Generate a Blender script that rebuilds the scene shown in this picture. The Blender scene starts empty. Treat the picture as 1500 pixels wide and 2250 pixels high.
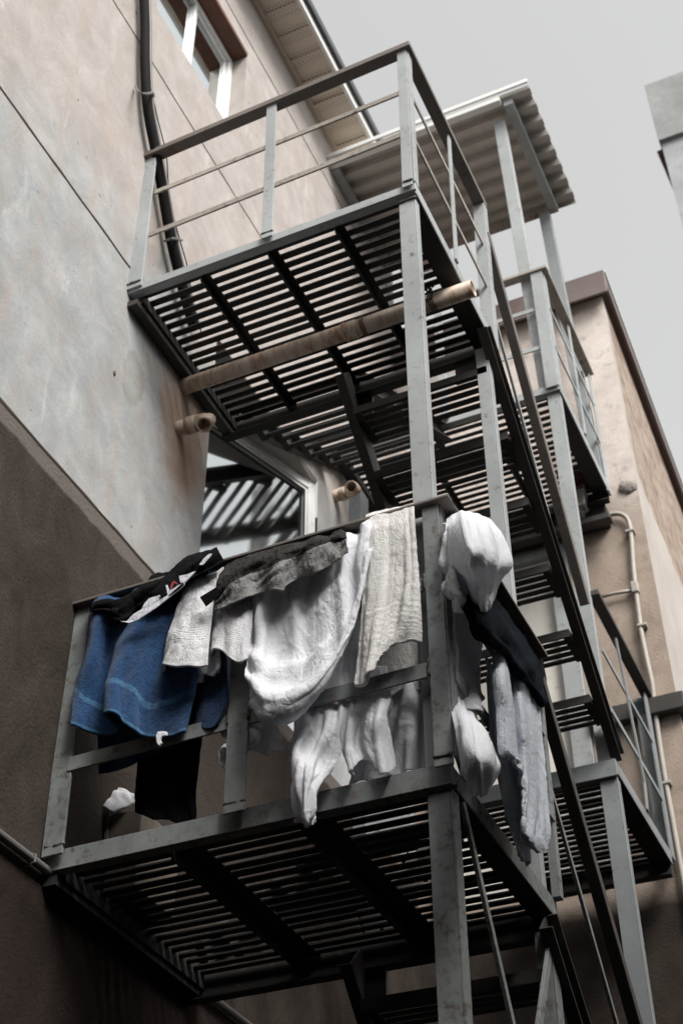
import bpy, bmesh, math, random
import numpy as np
from mathutils import Vector, Matrix, noise as mnoise

S = bpy.context.scene
# ------------------------------------------------------------------ camera
CF = 3172.6182
CC = np.array([2.523601, -3.382223, -4.778678])
def _rot(r):
    a = np.linalg.norm(r); k = r / a
    K = np.array([[0, -k[2], k[1]], [k[2], 0, -k[0]], [-k[1], k[0], 0]])
    return np.eye(3) + math.sin(a) * K + (1 - math.cos(a)) * K @ K
CR = _rot(np.array([0.81658847, 0.19754818, -0.40949599]))
PPX, PPY = 750 - 79.979, 1125 - 93.977
cam = bpy.data.cameras.new('camera'); camo = bpy.data.objects.new('camera', cam)
S.collection.objects.link(camo)
cam.sensor_fit = 'VERTICAL'; cam.sensor_height = 36; cam.lens = CF / 2250 * 36
cam.shift_x = 79.979 / 2250; cam.shift_y = -93.977 / 2250
cam.clip_start = 0.05; cam.clip_end = 500
cam.dof.use_dof = True; cam.dof.focus_distance = 4.45; cam.dof.aperture_fstop = 4.5
M4 = Matrix.Identity(4)
for i in range(3):
    M4[i][0] = CR[0][i]; M4[i][1] = -CR[1][i]; M4[i][2] = -CR[2][i]; M4[i][3] = CC[i]
camo.matrix_world = M4
S.camera = camo

# ------------------------------------------------------------------ world, sun, exposure
SUN_EL, SUN_AZ = math.radians(46), math.radians(126)   # azimuth clockwise from +Y (towards +X)
w = bpy.data.worlds.new('World'); S.world = w; w.use_nodes = True
nt = w.node_tree; nt.nodes.clear()
out = nt.nodes.new('ShaderNodeOutputWorld'); bg = nt.nodes.new('ShaderNodeBackground')
sky = nt.nodes.new('ShaderNodeTexSky'); sky.sky_type = 'NISHITA'; sky.sun_disc = False
sky.sun_elevation = SUN_EL; sky.sun_rotation = SUN_AZ
sky.air_density = 1.0; sky.dust_density = 4.0; sky.ozone_density = 1.0
hs = nt.nodes.new('ShaderNodeHueSaturation'); hs.inputs['Saturation'].default_value = 0.10
gm = nt.nodes.new('ShaderNodeGamma'); gm.inputs['Gamma'].default_value = 0.75
bg.inputs['Strength'].default_value = 0.14
nt.links.new(sky.outputs[0], hs.inputs['Color']); nt.links.new(hs.outputs[0], gm.inputs['Color'])
tn = nt.nodes.new('ShaderNodeMix'); tn.data_type = 'RGBA'; tn.blend_type = 'MULTIPLY'; tn.inputs[0].default_value = 1; tn.inputs[7].default_value = (1, .99, .965, 1)
nt.links.new(gm.outputs[0], tn.inputs[6]); nt.links.new(tn.outputs[2], bg.inputs['Color']); nt.links.new(bg.outputs[0], out.inputs['Surface'])
sl = bpy.data.lights.new('sun', 'SUN'); sl.energy = 1.8; sl.angle = math.radians(25); sl.color = (1, 0.955, 0.90)
so = bpy.data.objects.new('sun', sl); S.collection.objects.link(so)
sd = Vector((math.sin(SUN_AZ) * math.cos(SUN_EL), math.cos(SUN_AZ) * math.cos(SUN_EL), math.sin(SUN_EL)))
so.rotation_euler = sd.to_track_quat('Z', 'Y').to_euler()
so.location = (3, 0, 8)
S.view_settings.view_transform = 'Standard'; S.view_settings.look = 'None'
S.view_settings.exposure = 1.43; S.view_settings.gamma = 1.0

# ------------------------------------------------------------------ helpers
def ray(px, py):
    return CR.T @ np.array([(px - PPX) / CF, (py - PPY) / CF, 1.0])
def at(ax, val, px, py):
    """the real point of the vertical (or level) plane ax=val seen at photo pixel px,py"""
    d = ray(px, py); i = 'xyz'.index(ax); t = (val - CC[i]) / d[i]
    return Vector(CC + t * d)

def link(o): S.collection.objects.link(o); return o
def thing(name, label, cat, loc=(0, 0, 0), group=None):
    o = link(bpy.data.objects.new(name, None)); o.location = loc; o.empty_display_size = 0.1
    o['label'] = label; o['category'] = cat
    if group: o['group'] = group
    return o
def par(c, p):
    # vertices are written in world metres; keep them there under a parent that stands at its base
    c.parent = p
    m = Matrix.Identity(4); q = p
    T = Vector((0, 0, 0))
    while q is not None:
        T += q.location; q = q.parent
    c.location = -T
def fin(name, bm, mats, parent=None, smooth=False, bevel=0, label=None, cat=None, group=None, kind=None, solid=0, sub=0):
    me = bpy.data.meshes.new(name)
    bmesh.ops.recalc_face_normals(bm, faces=bm.faces) if not solid else None
    bm.to_mesh(me); bm.free()
    for m in (mats if isinstance(mats, (list, tuple)) else [mats]): me.materials.append(m)
    if smooth:
        for p in me.polygons: p.use_smooth = True
    o = link(bpy.data.objects.new(name, me))
    if parent is not None: par(o, parent)
    if bevel:
        b = o.modifiers.new('bevel', 'BEVEL'); b.width = bevel; b.segments = 2; b.limit_method = 'ANGLE'
    if solid:
        s = o.modifiers.new('solid', 'SOLIDIFY'); s.thickness = solid; s.offset = 0
    if label: o['label'] = label
    if cat: o['category'] = cat
    if group: o['group'] = group
    if kind: o['kind'] = kind
    return o
def B(): return bmesh.new()
def box(bm, x0, x1, y0, y1, z0, z1):
    v = [bm.verts.new((x, y, z)) for x in (x0, x1) for y in (y0, y1) for z in (z0, z1)]
    for f in ((0,1,3,2),(4,6,7,5),(0,4,5,1),(2,3,7,6),(0,2,6,4),(1,5,7,3)): bm.faces.new([v[i] for i in f])
def bar(bm, p, q, w, h, up=(0, 0, 1), ends=0.0):
    """box bar from p to q: w across, h along 'up'"""
    p, q = Vector(p), Vector(q); d = (q - p).normalized(); p = p - d * ends; q = q + d * ends
    s = d.cross(Vector(up)).normalized(); u = s.cross(d).normalized()
    v = []
    for a in (p, q):
        for i, j in ((-1,-1),(1,-1),(1,1),(-1,1)): v.append(bm.verts.new(a + s * (w / 2 * i) + u * (h / 2 * j)))
    for f in ((0,1,2,3),(7,6,5,4),(0,4,5,1),(1,5,6,2),(2,6,7,3),(3,7,4,0)): bm.faces.new([v[i] for i in f])
def poly(bm, pts, mat=0):
    f = bm.faces.new([bm.verts.new(p) for p in pts]); f.material_index = mat; return f
def prism(bm, pts, d):
    """closed prism of outline pts extruded by vector d"""
    d = Vector(d); a = [bm.verts.new(p) for p in pts]; b = [bm.verts.new(Vector(p) + d) for p in pts]
    bm.faces.new(a); bm.faces.new(b[::-1]); n = len(a)
    for i in range(n): bm.faces.new([a[i], b[i], b[(i + 1) % n], a[(i + 1) % n]])
def cr(P, t):
    """Catmull-Rom through rows of P (n,k) at t in [0,n-1]"""
    P = np.asarray(P, float); n = len(P); i = min(int(t), n - 2); f = t - i
    p1, p2 = P[i], P[i + 1]
    p0 = P[i - 1] if i > 0 else 2 * p1 - p2
    p3 = P[i + 2] if i + 2 < n else 2 * p2 - p1
    return 0.5 * (2 * p1 + (p2 - p0) * f + (2 * p0 - 5 * p1 + 4 * p2 - p3) * f * f + (3 * p1 - p0 - 3 * p2 + p3) * f ** 3)
def tube(bm, pts, r, seg=14, caps=True, hollow=0, smoothpath=0):
    pts = [Vector(p) for p in pts]
    if smoothpath:
        A = [tuple(p) for p in pts]; n = len(A)
        pts = [Vector(cr(A, (n - 1) * i / (smoothpath - 1))) for i in range(smoothpath)]
    rr = r if isinstance(r, (list, tuple)) else [r] * len(pts)
    ring = []; ref = None
    for i, p in enumerate(pts):
        d = (pts[min(i + 1, len(pts) - 1)] - pts[max(i - 1, 0)]).normalized()
        if ref is None: ref = d.orthogonal().normalized()
        ref = (ref - d * ref.dot(d)).normalized(); s = d.cross(ref)
        ring.append([bm.verts.new(p + (ref * math.cos(2 * math.pi * k / seg) + s * math.sin(2 * math.pi * k / seg)) * rr[i]) for k in range(seg)])
    for a, b in zip(ring, ring[1:]):
        for k in range(seg): bm.faces.new([a[k], a[(k + 1) % seg], b[(k + 1) % seg], b[k]])
    if caps:
        bm.faces.new(ring[0][::-1]); bm.faces.new(ring[-1])
    if hollow:
        pass
    return ring
def rev(o):
    return o

# ------------------------------------------------------------------ materials
MATS = {}
class N:
    def __init__(s, name):
        s.m = bpy.data.materials.new(name); s.m.use_nodes = True; s.t = s.m.node_tree; s.t.nodes.clear()
        s.o = s.n('ShaderNodeOutputMaterial'); s.b = s.n('ShaderNodeBsdfPrincipled'); s.l(s.b.outputs[0], s.o.inputs[0])
        s.geo = s.n('ShaderNodeTexCoord'); s.co = s.geo.outputs['Object']
    def n(s, t, **k):
        x = s.t.nodes.new(t)
        for a, b in k.items(): setattr(x, a, b)
        return x
    def l(s, a, b): s.t.links.new(a, b)
    def map(s, scale=(1, 1, 1), rot=(0, 0, 0), loc=(0, 0, 0), src=None):
        x = s.n('ShaderNodeMapping'); x.inputs['Scale'].default_value = scale; x.inputs['Rotation'].default_value = rot; x.inputs['Location'].default_value = loc
        s.l(src or s.co, x.inputs[0]); return x.outputs[0]
    def noise(s, sc, det=4, ro=.55, vec=None, dist=0):
        x = s.n('ShaderNodeTexNoise'); x.inputs['Scale'].default_value = sc; x.inputs['Detail'].default_value = det
        x.inputs['Roughness'].default_value = ro; x.inputs['Distortion'].default_value = dist
        s.l(vec or s.co, x.inputs['Vector']); return x.outputs[0]
    def ramp(s, v, stops, interp='LINEAR'):
        x = s.n('ShaderNodeValToRGB'); x.color_ramp.interpolation = interp; e = x.color_ramp.elements
        while len(e) < len(stops): e.new(0.5)
        for i, (p, c) in enumerate(stops):
            e[i].position = p; e[i].color = (*(c if isinstance(c, (tuple, list)) else (c, c, c)), 1)
        s.l(v, x.inputs[0]); return x.outputs[0]
    def mix(s, f, a, b, mode='MIX'):
        x = s.n('ShaderNodeMix', data_type='RGBA', blend_type=mode)
        for k, v in ((0, f), (6, a), (7, b)):
            if isinstance(v, (int, float)): x.inputs[k].default_value = v
            elif isinstance(v, (tuple, list)): x.inputs[k].default_value = (*v, 1)
            else: s.l(v, x.inputs[k])
        return x.outputs[2]
    def math(s, op, a, b=None, c=None, clamp=False):
        x = s.n('ShaderNodeMath', operation=op, use_clamp=clamp)
        for k, v in ((0, a), (1, b), (2, c)):
            if v is None: continue
            if isinstance(v, (int, float)): x.inputs[k].default_value = v
            else: s.l(v, x.inputs[k])
        return x.outputs[0]
    def bump(s, h, strength=.3, dist=.01, prev=None):
        x = s.n('ShaderNodeBump'); x.inputs['Strength'].default_value = strength; x.inputs['Distance'].default_value = dist
        s.l(h, x.inputs['Height'])
        if prev: s.l(prev, x.inputs['Normal'])
        return x.outputs[0]
    def set(s, **k):
        for a, v in k.items():
            i = s.b.inputs[{'col': 'Base Color', 'rough': 'Roughness', 'metal': 'Metallic', 'nor': 'Normal', 'spec': 'Specular IOR Level', 'sheen': 'Sheen Weight', 'sss': 'Subsurface Weight', 'tr': 'Transmission Weight', 'alpha': 'Alpha'}[a]]
            if isinstance(v, (int, float)): i.default_value = v
            elif isinstance(v, (tuple, list)): i.default_value = (*v, 1)
            else: s.l(v, i)
        return s.m
    def xyz(s):
        x = s.n('ShaderNodeSeparateXYZ'); s.l(s.co, x.inputs[0]); return x.outputs

def paint(name, col, rust=.5, rcol=(.075, .036, .02), rough=.5, dirt=.25, seed=0):
    m = N(name)
    v = m.map(loc=(seed, seed * 2.3, seed * 1.7))
    big = m.noise(2.2, 5, .6, v); fine = m.noise(38, 6, .65, v); mid = m.noise(11, 6, .62, v)
    c = m.mix(m.ramp(big, [(.3, 0), (.75, 1)]), tuple(x * (1 - dirt) for x in col), tuple(min(1, x * (1 + dirt * .35)) for x in col))
    c = m.mix(m.ramp(mid, [(.35, .0), (.7, dirt)]), c, tuple(x * .55 for x in col))
    rm = m.math('MULTIPLY', m.ramp(fine, [(.60 - .06 * rust, 0), (.70 - .04 * rust, 1)]), m.ramp(mid, [(.5 - .08 * rust, 0), (.66, 1)]))
    streak = m.noise(6, 4, .6, m.map(scale=(9, 9, .7), loc=(seed, 0, 0)))
    rs = m.ramp(streak, [(.60 - .03 * rust, 0), (.80, min(.45, .3 * rust))])
    c = m.mix(rs, c, tuple(.7 * a_ + .3 * b_ for a_, b_ in zip(rcol, col))); c = m.mix(rm, c, rcol)
    h = m.math('ADD', m.math('MULTIPLY', fine, .4), m.math('MULTIPLY', rm, -.6))
    return m.set(col=c, rough=m.ramp(fine, [(.2, rough - .08), (.8, rough + .25)]), nor=m.bump(h, .35, .003))

m_paint = paint('paint_grey', (.245, .27, .28), rust=.35, dirt=.3)
m_paint_l = paint('paint_light', (.355, .38, .388), rust=.7, dirt=.22, seed=3)
m_paint_old = paint('paint_weathered', (.25, .275, .275), rust=1.7, dirt=.5, seed=7)
m_hand = paint('handrail_brown_grey', (.17, .15, .135), rust=.8, dirt=.4, seed=11)
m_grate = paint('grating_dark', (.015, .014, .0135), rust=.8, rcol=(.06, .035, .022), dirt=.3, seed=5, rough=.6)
m_rail_rust = paint('rail_rusty', (.36, .33, .29), rust=1.3, dirt=.4, seed=13)
m_black = N('black_rubber').set(col=(.006, .005, .005), rough=.8, spec=.15)
m_white = paint('white_frame', (.72, .73, .72), rust=0, dirt=.08, rough=.35, seed=2)

def plaster():
    m = N('building_plaster')
    X, Y, Z = m.xyz()
    big = m.noise(1.1, 6, .62, dist=.6); mid = m.noise(4.5, 8, .65, dist=.4); fine = m.noise(60, 5, .7)
    strk = m.noise(3.0, 6, .6, m.map(scale=(1, 2.2, .8), rot=(math.radians(38), 0, 0)), dist=.5)
    # light render: warm cream with cool grey washes
    warm = m.mix(m.ramp(mid, [(.3, 0), (.72, 1)]), (.32, .288, .270), (.445, .420, .405))
    cool = m.mix(m.ramp(mid, [(.3, 0), (.7, 1)]), (.25, .268, .277), (.41, .43, .442))
    low = m.ramp(m.math('ADD', Z, m.math('MULTIPLY', m.math('SUBTRACT', big, .5), 1.6)), [(0, 1), (.62, 0)])
    # the cool patch lies between the second and third groove, z -1.2 .. 0.3
    c = m.mix(m.math('MULTIPLY', low, .92), warm, cool)
    c = m.mix(m.ramp(strk, [(.48, 0), (.72, .45)]), c, (.33, .29, .26))
    c = m.mix(m.ramp(strk, [(.28, .45), (.40, 0)]), c, (.60, .585, .565))
    vs = m.noise(2.6, 6, .6, m.map(scale=(1, 4.0, .45)), dist=.3)
    c = m.mix(m.ramp(vs, [(.52, 0), (.68, .38)]), c, (.38, .30, .245))
    # brown run-off under the landing, near the pipe
    dy = m.math('SUBTRACT', Y, .55); dz = m.math('ADD', Z, .35)
    rr = m.math('ADD', m.math('MULTIPLY', m.math('MULTIPLY', dy, dy), 14), m.math('MULTIPLY', m.math('MULTIPLY', dz, dz), 3.5))
    rr = m.math('ADD', rr, m.math('MULTIPLY', m.math('SUBTRACT', mid, .5), 1.6))
    c = m.mix(m.ramp(rr, [(.05, .75), (.9, 0)]), c, (.33, .205, .13))
    # stain ring
    dy2 = m.math('SUBTRACT', Y, .12); dz2 = m.math('ADD', Z, .42)
    r2 = m.math('ADD', m.math('MULTIPLY', m.math('MULTIPLY', dy2, dy2), 90), m.math('MULTIPLY', m.math('MULTIPLY', dz2, dz2), 28))
    r2 = m.math('ADD', r2, m.math('MULTIPLY', m.math('SUBTRACT', mid, .5), 1.3))
    c = m.mix(m.ramp(r2, [(.25, .30), (.55, .5), (.8, 0)]), c, (.20, .19, .16))
    fg = m.noise(95, 5, .8); c = m.mix(m.ramp(fg, [(.34, .28), (.50, 0)]), c, (.22, .20, .18)); c = m.mix(m.ramp(fg, [(.58, 0), (.74, .3)]), c, (.62, .605, .585))
    sc2 = m.noise(5.5, 9, .78, m.map(scale=(1, .55, 1.8), rot=(math.radians(-42), 0, 0)), dist=.9); c = m.mix(m.ramp(sc2, [(.57, 0), (.66, .32)]), c, (.27, .235, .21))
    pit = m.noise(24, 2, .5, m.map(scale=(1, 1, 1), loc=(5, 5, 5)))
    c = m.mix(m.ramp(pit, [(.735, 0), (.76, .8)]), c, (.12, .10, .09))
    # lower coat: brown sand render with an uneven upper edge below the groove
    edge = m.math('ADD', Z, m.math('MULTIPLY', m.math('SUBTRACT', m.noise(3.4, 6, .65), .5), .075))
    lowm = m.ramp(m.math('ADD', edge, 2.31), [(.985, 1), (1.0, 0)])
    bn = m.noise(3.5, 9, .7, m.map(scale=(1, 1.3, .9), rot=(math.radians(30), 0, 0)), dist=.8)
    brown = m.mix(m.ramp(bn, [(.3, 0), (.7, 1)]), (.016, .0122, .010), (.060, .047, .039))
    brown = m.mix(m.ramp(m.noise(1.3, 4, .6), [(.42, 0), (.7, .5)]), brown, (.088, .071, .061))
    gr = m.noise(130, 4, .75)
    brown = m.mix(m.ramp(gr, [(.36, .75), (.52, 0)]), brown, (.022, .017, .014)); brown = m.mix(m.ramp(gr, [(.60, 0), (.72, .6)]), brown, (.13, .11, .10))
    dd = m.ramp(m.math('ADD', m.math('ADD', Z, m.math('MULTIPLY', m.math('SUBTRACT', mid, .5), .12)), 3.72), [(.985, 1), (1.0, 0)])  # reddish band below the conduit, darkened further to stand in for shade there
    brown = m.mix(m.math('MULTIPLY', dd, .85), brown, m.mix(m.ramp(bn, [(.3, 0), (.7, 1)]), (.010, .006, .005), (.028, .017, .014)))
    lip = m.mix(.55, brown, (.20, .18, .165))
    vo = m.n('ShaderNodeTexVoronoi', feature='DISTANCE_TO_EDGE'); vo.inputs['Scale'].default_value = 1.1
    wv = m.n('ShaderNodeVectorMath', operation='ADD'); wn = m.n('ShaderNodeTexNoise'); wn.inputs['Scale'].default_value = 3.5; wn.inputs['Detail'].default_value = 6; m.l(m.co, wn.inputs['Vector']); m.l(m.co, wv.inputs[0]); m.l(wn.outputs[1], wv.inputs[1]); m.l(wv.outputs[0], vo.inputs['Vector'])
    ck = m.math('MULTIPLY', m.ramp(vo.outputs[0], [(.0, 1), (.0035, 0)]), m.ramp(big, [(.48, 0), (.6, .55)]))
    c = m.mix(ck, c, (.20, .16, .135)); brown = m.mix(ck, brown, (.015, .012, .010))
    gl = m.ramp(m.math('ADD', Z, 1.24), [(.0, 1), (.004, 0)])
    base = m.mix(gl, c, lip); base = m.mix(lowm, base, brown)
    h = m.math('ADD', m.math('MULTIPLY', fine, .25), m.math('MULTIPLY', mid, .8))
    h2 = m.math('ADD', m.math('MULTIPLY', fine, .9), m.math('MULTIPLY', bn, 1.2))
    hh = m.n('ShaderNodeMix'); m.l(gl, hh.inputs[0]); m.l(h, hh.inputs[2]); m.l(h2, hh.inputs[3])
    return m.set(col=base, rough=.9, spec=.2, nor=m.bump(hh.outputs[0], .55, .012))
m_plaster = plaster()

def backwall():
    m = N('back_plaster'); X, Y, Z = m.xyz()
    mid = m.noise(4, 8, .65, dist=.5); fine = m.noise(70, 5, .7); big = m.noise(1.4, 5, .6)
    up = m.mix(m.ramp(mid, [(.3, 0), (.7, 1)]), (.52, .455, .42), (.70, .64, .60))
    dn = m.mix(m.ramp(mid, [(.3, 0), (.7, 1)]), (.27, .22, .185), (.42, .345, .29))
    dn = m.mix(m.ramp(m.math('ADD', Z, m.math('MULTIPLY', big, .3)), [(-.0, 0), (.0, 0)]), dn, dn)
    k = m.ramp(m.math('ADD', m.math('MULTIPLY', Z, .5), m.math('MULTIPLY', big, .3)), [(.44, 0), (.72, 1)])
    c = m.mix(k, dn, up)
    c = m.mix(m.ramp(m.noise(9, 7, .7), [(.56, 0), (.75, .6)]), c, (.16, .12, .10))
    low_shade = m.ramp(m.math('ADD', m.math('ADD', Z, m.math('MULTIPLY', big, .25)), 2.4), [(.86, 1), (.98, 0)])  # near-black low zone: shade under the landings put into the wall colour
    c = m.mix(m.math('MULTIPLY', low_shade, .95), c, m.mix(m.ramp(mid, [(.3, 0), (.7, 1)]), (.012, .009, .0075), (.032, .024, .020)))
    return m.set(col=c, rough=.92, spec=.2, nor=m.bump(m.math('ADD', fine, m.math('MULTIPLY', mid, .8)), .5, .01))
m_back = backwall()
def sidewall():
    m = N('side_plaster_and_brick'); X, Y, Z = m.xyz()
    mid = m.noise(3, 7, .6); fine = m.noise(60, 5, .7)
    pl = m.mix(m.ramp(mid, [(.3, 0), (.7, 1)]), (.36, .325, .305), (.46, .425, .40))
    cb = m.n('ShaderNodeCombineXYZ'); m.l(Y, cb.inputs[0]); m.l(Z, cb.inputs[1])
    br = m.n('ShaderNodeTexBrick'); m.l(cb.outputs[0], br.inputs[0])
    br.inputs['Color1'].default_value = (.20, .14, .11, 1); br.inputs['Color2'].default_value = (.40, .32, .26, 1); br.inputs['Mortar'].default_value = (.12, .10, .09, 1)
    br.inputs['Scale'].default_value = 1; br.inputs['Brick Width'].default_value = .22; br.inputs['Row Height'].default_value = .07; br.inputs['Mortar Size'].default_value = .008; br.inputs['Mortar Smooth'].default_value = .6
    bc = m.mix(m.ramp(m.noise(9, 7, .75), [(.45, 0), (.6, .85)]), br.outputs[0], (.38, .32, .27))
    # bare brick above a ragged slanting edge
    e = m.math('ADD', m.math('SUBTRACT', Z, 1.10), m.math('MULTIPLY', m.math('SUBTRACT', m.noise(5, 6, .6), .5), .25))
    e2 = m.math('ADD', m.math('SUBTRACT', Y, 3.31), m.math('MULTIPLY', m.math('SUBTRACT', m.noise(5, 6, .6), .5), .12))
    k = m.math('MULTIPLY', m.ramp(e, [(0, 0), (.03, 1)]), m.ramp(e2, [(0, 0), (.02, 1)]))
    c = m.mix(k, pl, bc)
    h = m.math('ADD', m.math('MULTIPLY', fine, .3), m.math('MULTIPLY', k, m.math('MULTIPLY', br.outputs['Fac'], -1.0)))
    return m.set(col=c, rough=.9, spec=.2, nor=m.bump(h, .6, .012))
m_side = sidewall()

def cloth_mat(name, col, terry=0, dirt=.12, sss=0, weave=1, stripes=None, dcol=None, trans=0.0):
    m = N(name)
    fine = m.noise(420 if terry else 500, 3, .7); mid = m.noise(9, 5, .6); lump = m.noise(150, 4, .7)
    c = m.mix(m.ramp(mid, [(.35, 0), (.75, dirt * 2)]), col, dcol or tuple(x * .6 for x in col))
    if terry:
        c = m.mix(m.ramp(lump, [(.3, .5), (.62, 0)]), c, tuple(x * .45 for x in col))
        h = m.math('ADD', m.math('MULTIPLY', lump, 1.0), m.math('MULTIPLY', fine, .5))
        nor = m.bump(h, .75, .006)
    else:
        wr = m.noise(22, 6, .6, dist=1.2); wr2 = m.noise(60, 3, .5, dist=.8)
        nor = m.bump(m.math('ADD', wr, m.math('MULTIPLY', wr2, .3)), .5, .010 * weave)
    m.set(col=c, rough=.95, spec=.1, sheen=.25 if terry else .1, nor=nor)
    if trans:
        tl = m.n('ShaderNodeBsdfTranslucent'); mx = m.n('ShaderNodeMixShader'); mx.inputs[0].default_value = trans
        m.l(c, tl.inputs[0]); m.l(nor, tl.inputs['Normal']); m.l(m.b.outputs[0], mx.inputs[1]); m.l(tl.outputs[0], mx.inputs[2]); m.l(mx.outputs[0], m.o.inputs[0])
    return m.m

EAST_TOP, SOUTH_TOP = 1.5, 1.3
RBX, RBZ0, RBZ1 = 1.91, 8.8, 7.79
# ------------------------------------------------------------------ setting: ground
W, D = 1.338, 0.93
GZ = -6.35
gm_ = N('asphalt'); gm_.set(col=gm_.ramp(gm_.noise(8, 7, .7), [(.3, (.02, .019, .018)), (.7, (.035, .033, .031))]), rough=.9, nor=gm_.bump(gm_.noise(150, 3, .6), .5, .01))
b = B(); poly(b, [(-150, -150, GZ), (150, -150, GZ), (150, 150, GZ), (-150, 150, GZ)]); fin('ground', b, gm_.m, kind='structure')

# ------------------------------------------------------------------ left building
bld = thing('apartment_building', 'tall plastered apartment building on the left, cream above and brown below', 'building', (0, -2, GZ))
def wall_with_holes(bm, y0, y1, z0, z1, holes, x=0.0):
    """x = const wall split in cells around rectangular or sloped-head openings (ya, yb, za, zb, zb2)"""
    ys = sorted({y0, y1, *[h[0] for h in holes], *[h[1] for h in holes]})
    for a, c in zip(ys, ys[1:]):
        hs_ = sorted([h for h in holes if h[0] <= a and h[1] >= c], key=lambda h: h[2])
        za, zc = z0, z0
        for h in hs_:
            poly(bm, [(x, a, za), (x, c, zc), (x, c, h[2]), (x, a, h[2])])
            f = lambda y: h[3] + (h[4] - h[3]) * (y - h[0]) / (h[1] - h[0])
            za, zc = f(a), f(c)
        poly(bm, [(x, a, za), (x, c, zc), (x, c, z1), (x, a, z1)])
def reveal(bm, h, dx, x=0.0, skip=()):
    ya, yb, za, zb, zb2 = h; P = [(ya, za), (yb, za), (yb, zb2), (ya, zb)]
    for i in range(4):
        if i in skip: continue
        (y, z), (y2, z2) = P[i], P[(i + 1) % 4]
        poly(bm, [(x, y, z), (x, y2, z2), (x - dx, y2, z2), (x - dx, y, z)])
HU = (-.12, .845, 2.17, 3.14, 3.14)      # upper window opening
HL = (.765, 1.936, -1.235, .478, .478)      # stair window, sloping head
HD = (2.47, 3.14, -1.235, .72, .72)       # dark doorway behind the stairs
b = B(); wall_with_holes(b, -9, 3.2, GZ, 3.80, [HU, HL, HD])
reveal(b, HU, .17, skip=(2,)); reveal(b, HD, .5)
poly(b, [(0, .765, .478), (0, 1.936, .478), (-.014, 1.936, .455), (-.41, .765, .455)]); poly(b, [(0, .765, -1.235), (0, 1.936, -1.235), (-.014, 1.936, -1.235), (-.41, .765, -1.235)]); poly(b, [(0, .765, -1.235), (0, .765, .478), (-.41, .765, .455), (-.41, .765, -1.235)])
bmesh.ops.remove_doubles(b, verts=b.verts, dist=.0005)
wall = fin('wall', b, m_plaster, bld)
# grooves cut in the render: narrow dark shadow-gap battens
m_groove = N('groove_shadow').set(col=(.05, .035, .028), rough=.95)
for z, ya, yb in ((.150, -9, -.02), (-1.24, -9, .765), (1.69, -9, 1.62), (3.30, -9, 3.1)):
    b = B(); n = 160; random.seed(int(z * 100))
    T = .0075 if z < 1 else .0045
    vs = []
    for i in range(n + 1):
        y = ya + (yb - ya) * i / n; j = (mnoise.noise((y * 6, z, 0)) * .006); t = T * (1 + .5 * mnoise.noise((y * 9, z, 4)))
        vs.append((b.verts.new((.0015, y, z + j - t)), b.verts.new((.0035, y, z + j)), b.verts.new((.0015, y, z + j + t))))
    for p, q in zip(vs, vs[1:]):
        b.faces.new([p[0], q[0], q[1], p[1]]); b.faces.new([p[1], q[1], q[2], p[2]])
    fin('groove', b, m_groove, bld)
# rust coloured steel lintel above the upper window
m_rust = paint('rust_steel', (.14, .052, .03), rust=1.0, rcol=(.07, .03, .02), dirt=.5, seed=21)
b = B(); box(b, -.17, .004, -.2, .845, 3.115, 3.15); fin('lintel', b, m_rust, bld)
# glass
def glass(name, tint=(.32, .36, .38), refl=.42, ro=.03):
    m = N(name); g = m.n('ShaderNodeBsdfGlossy'); g.inputs['Roughness'].default_value = ro; g.inputs['Color'].default_value = (.85, .9, .92, 1)
    d = m.n('ShaderNodeBsdfTransparent'); d.inputs[0].default_value = (*tint, 1)
    fr = m.n('ShaderNodeFresnel'); fr.inputs[0].default_value = 1.9
    f = m.math('ADD', m.math('MULTIPLY', fr.outputs[0], 1.3), refl, clamp=True)
    bn = m.bump(m.noise(1.6, 2, .5), .05, .02); m.l(bn, g.inputs['Normal'])
    mx = m.n('ShaderNodeMixShader'); m.l(f, mx.inputs[0]); m.l(d.outputs[0], mx.inputs[1]); m.l(g.outputs[0], mx.inputs[2]); m.l(mx.outputs[0], m.o.inputs[0])
    return m.m
m_glass = glass('window_glass', (.5, .55, .58), .62)
m_glass2 = glass('stair_glass', (.55, .55, .52), .42, .07)
def frame_poly(bm, P, x0, x1, t):
    """mitred frame of width t inside polygon P (y,z), between x0 and x1"""
    n = len(P); C = []
    for i in range(n):
        p0, p, p2 = (Vector((*P[i - 1], 0)), Vector((*P[i], 0)), Vector((*P[(i + 1) % n], 0)))
        a = (p - p0).normalized(); c = (p2 - p).normalized(); n1 = Vector((-a.y, a.x, 0)); n2 = Vector((-c.y, c.x, 0))
        q = (n1 + n2); q = q * (t / (q.dot(n1))); C.append((p.x + q.x, p.y + q.y))
    for i in range(n):
        j = (i + 1) % n
        L = [(x, *k) for x in (x0, x1) for k in (P[i], P[j], C[j], C[i])]
        v = [bm.verts.new(k) for k in L]
        for f in ((0,1,2,3),(7,6,5,4),(0,4,5,1),(2,6,7,3),(1,5,6,2),(3,7,4,0)): bm.faces.new([v[k] for k in f])
    return C
m_room = N('dark_room').set(col=(.38, .35, .31), rough=.9)
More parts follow.
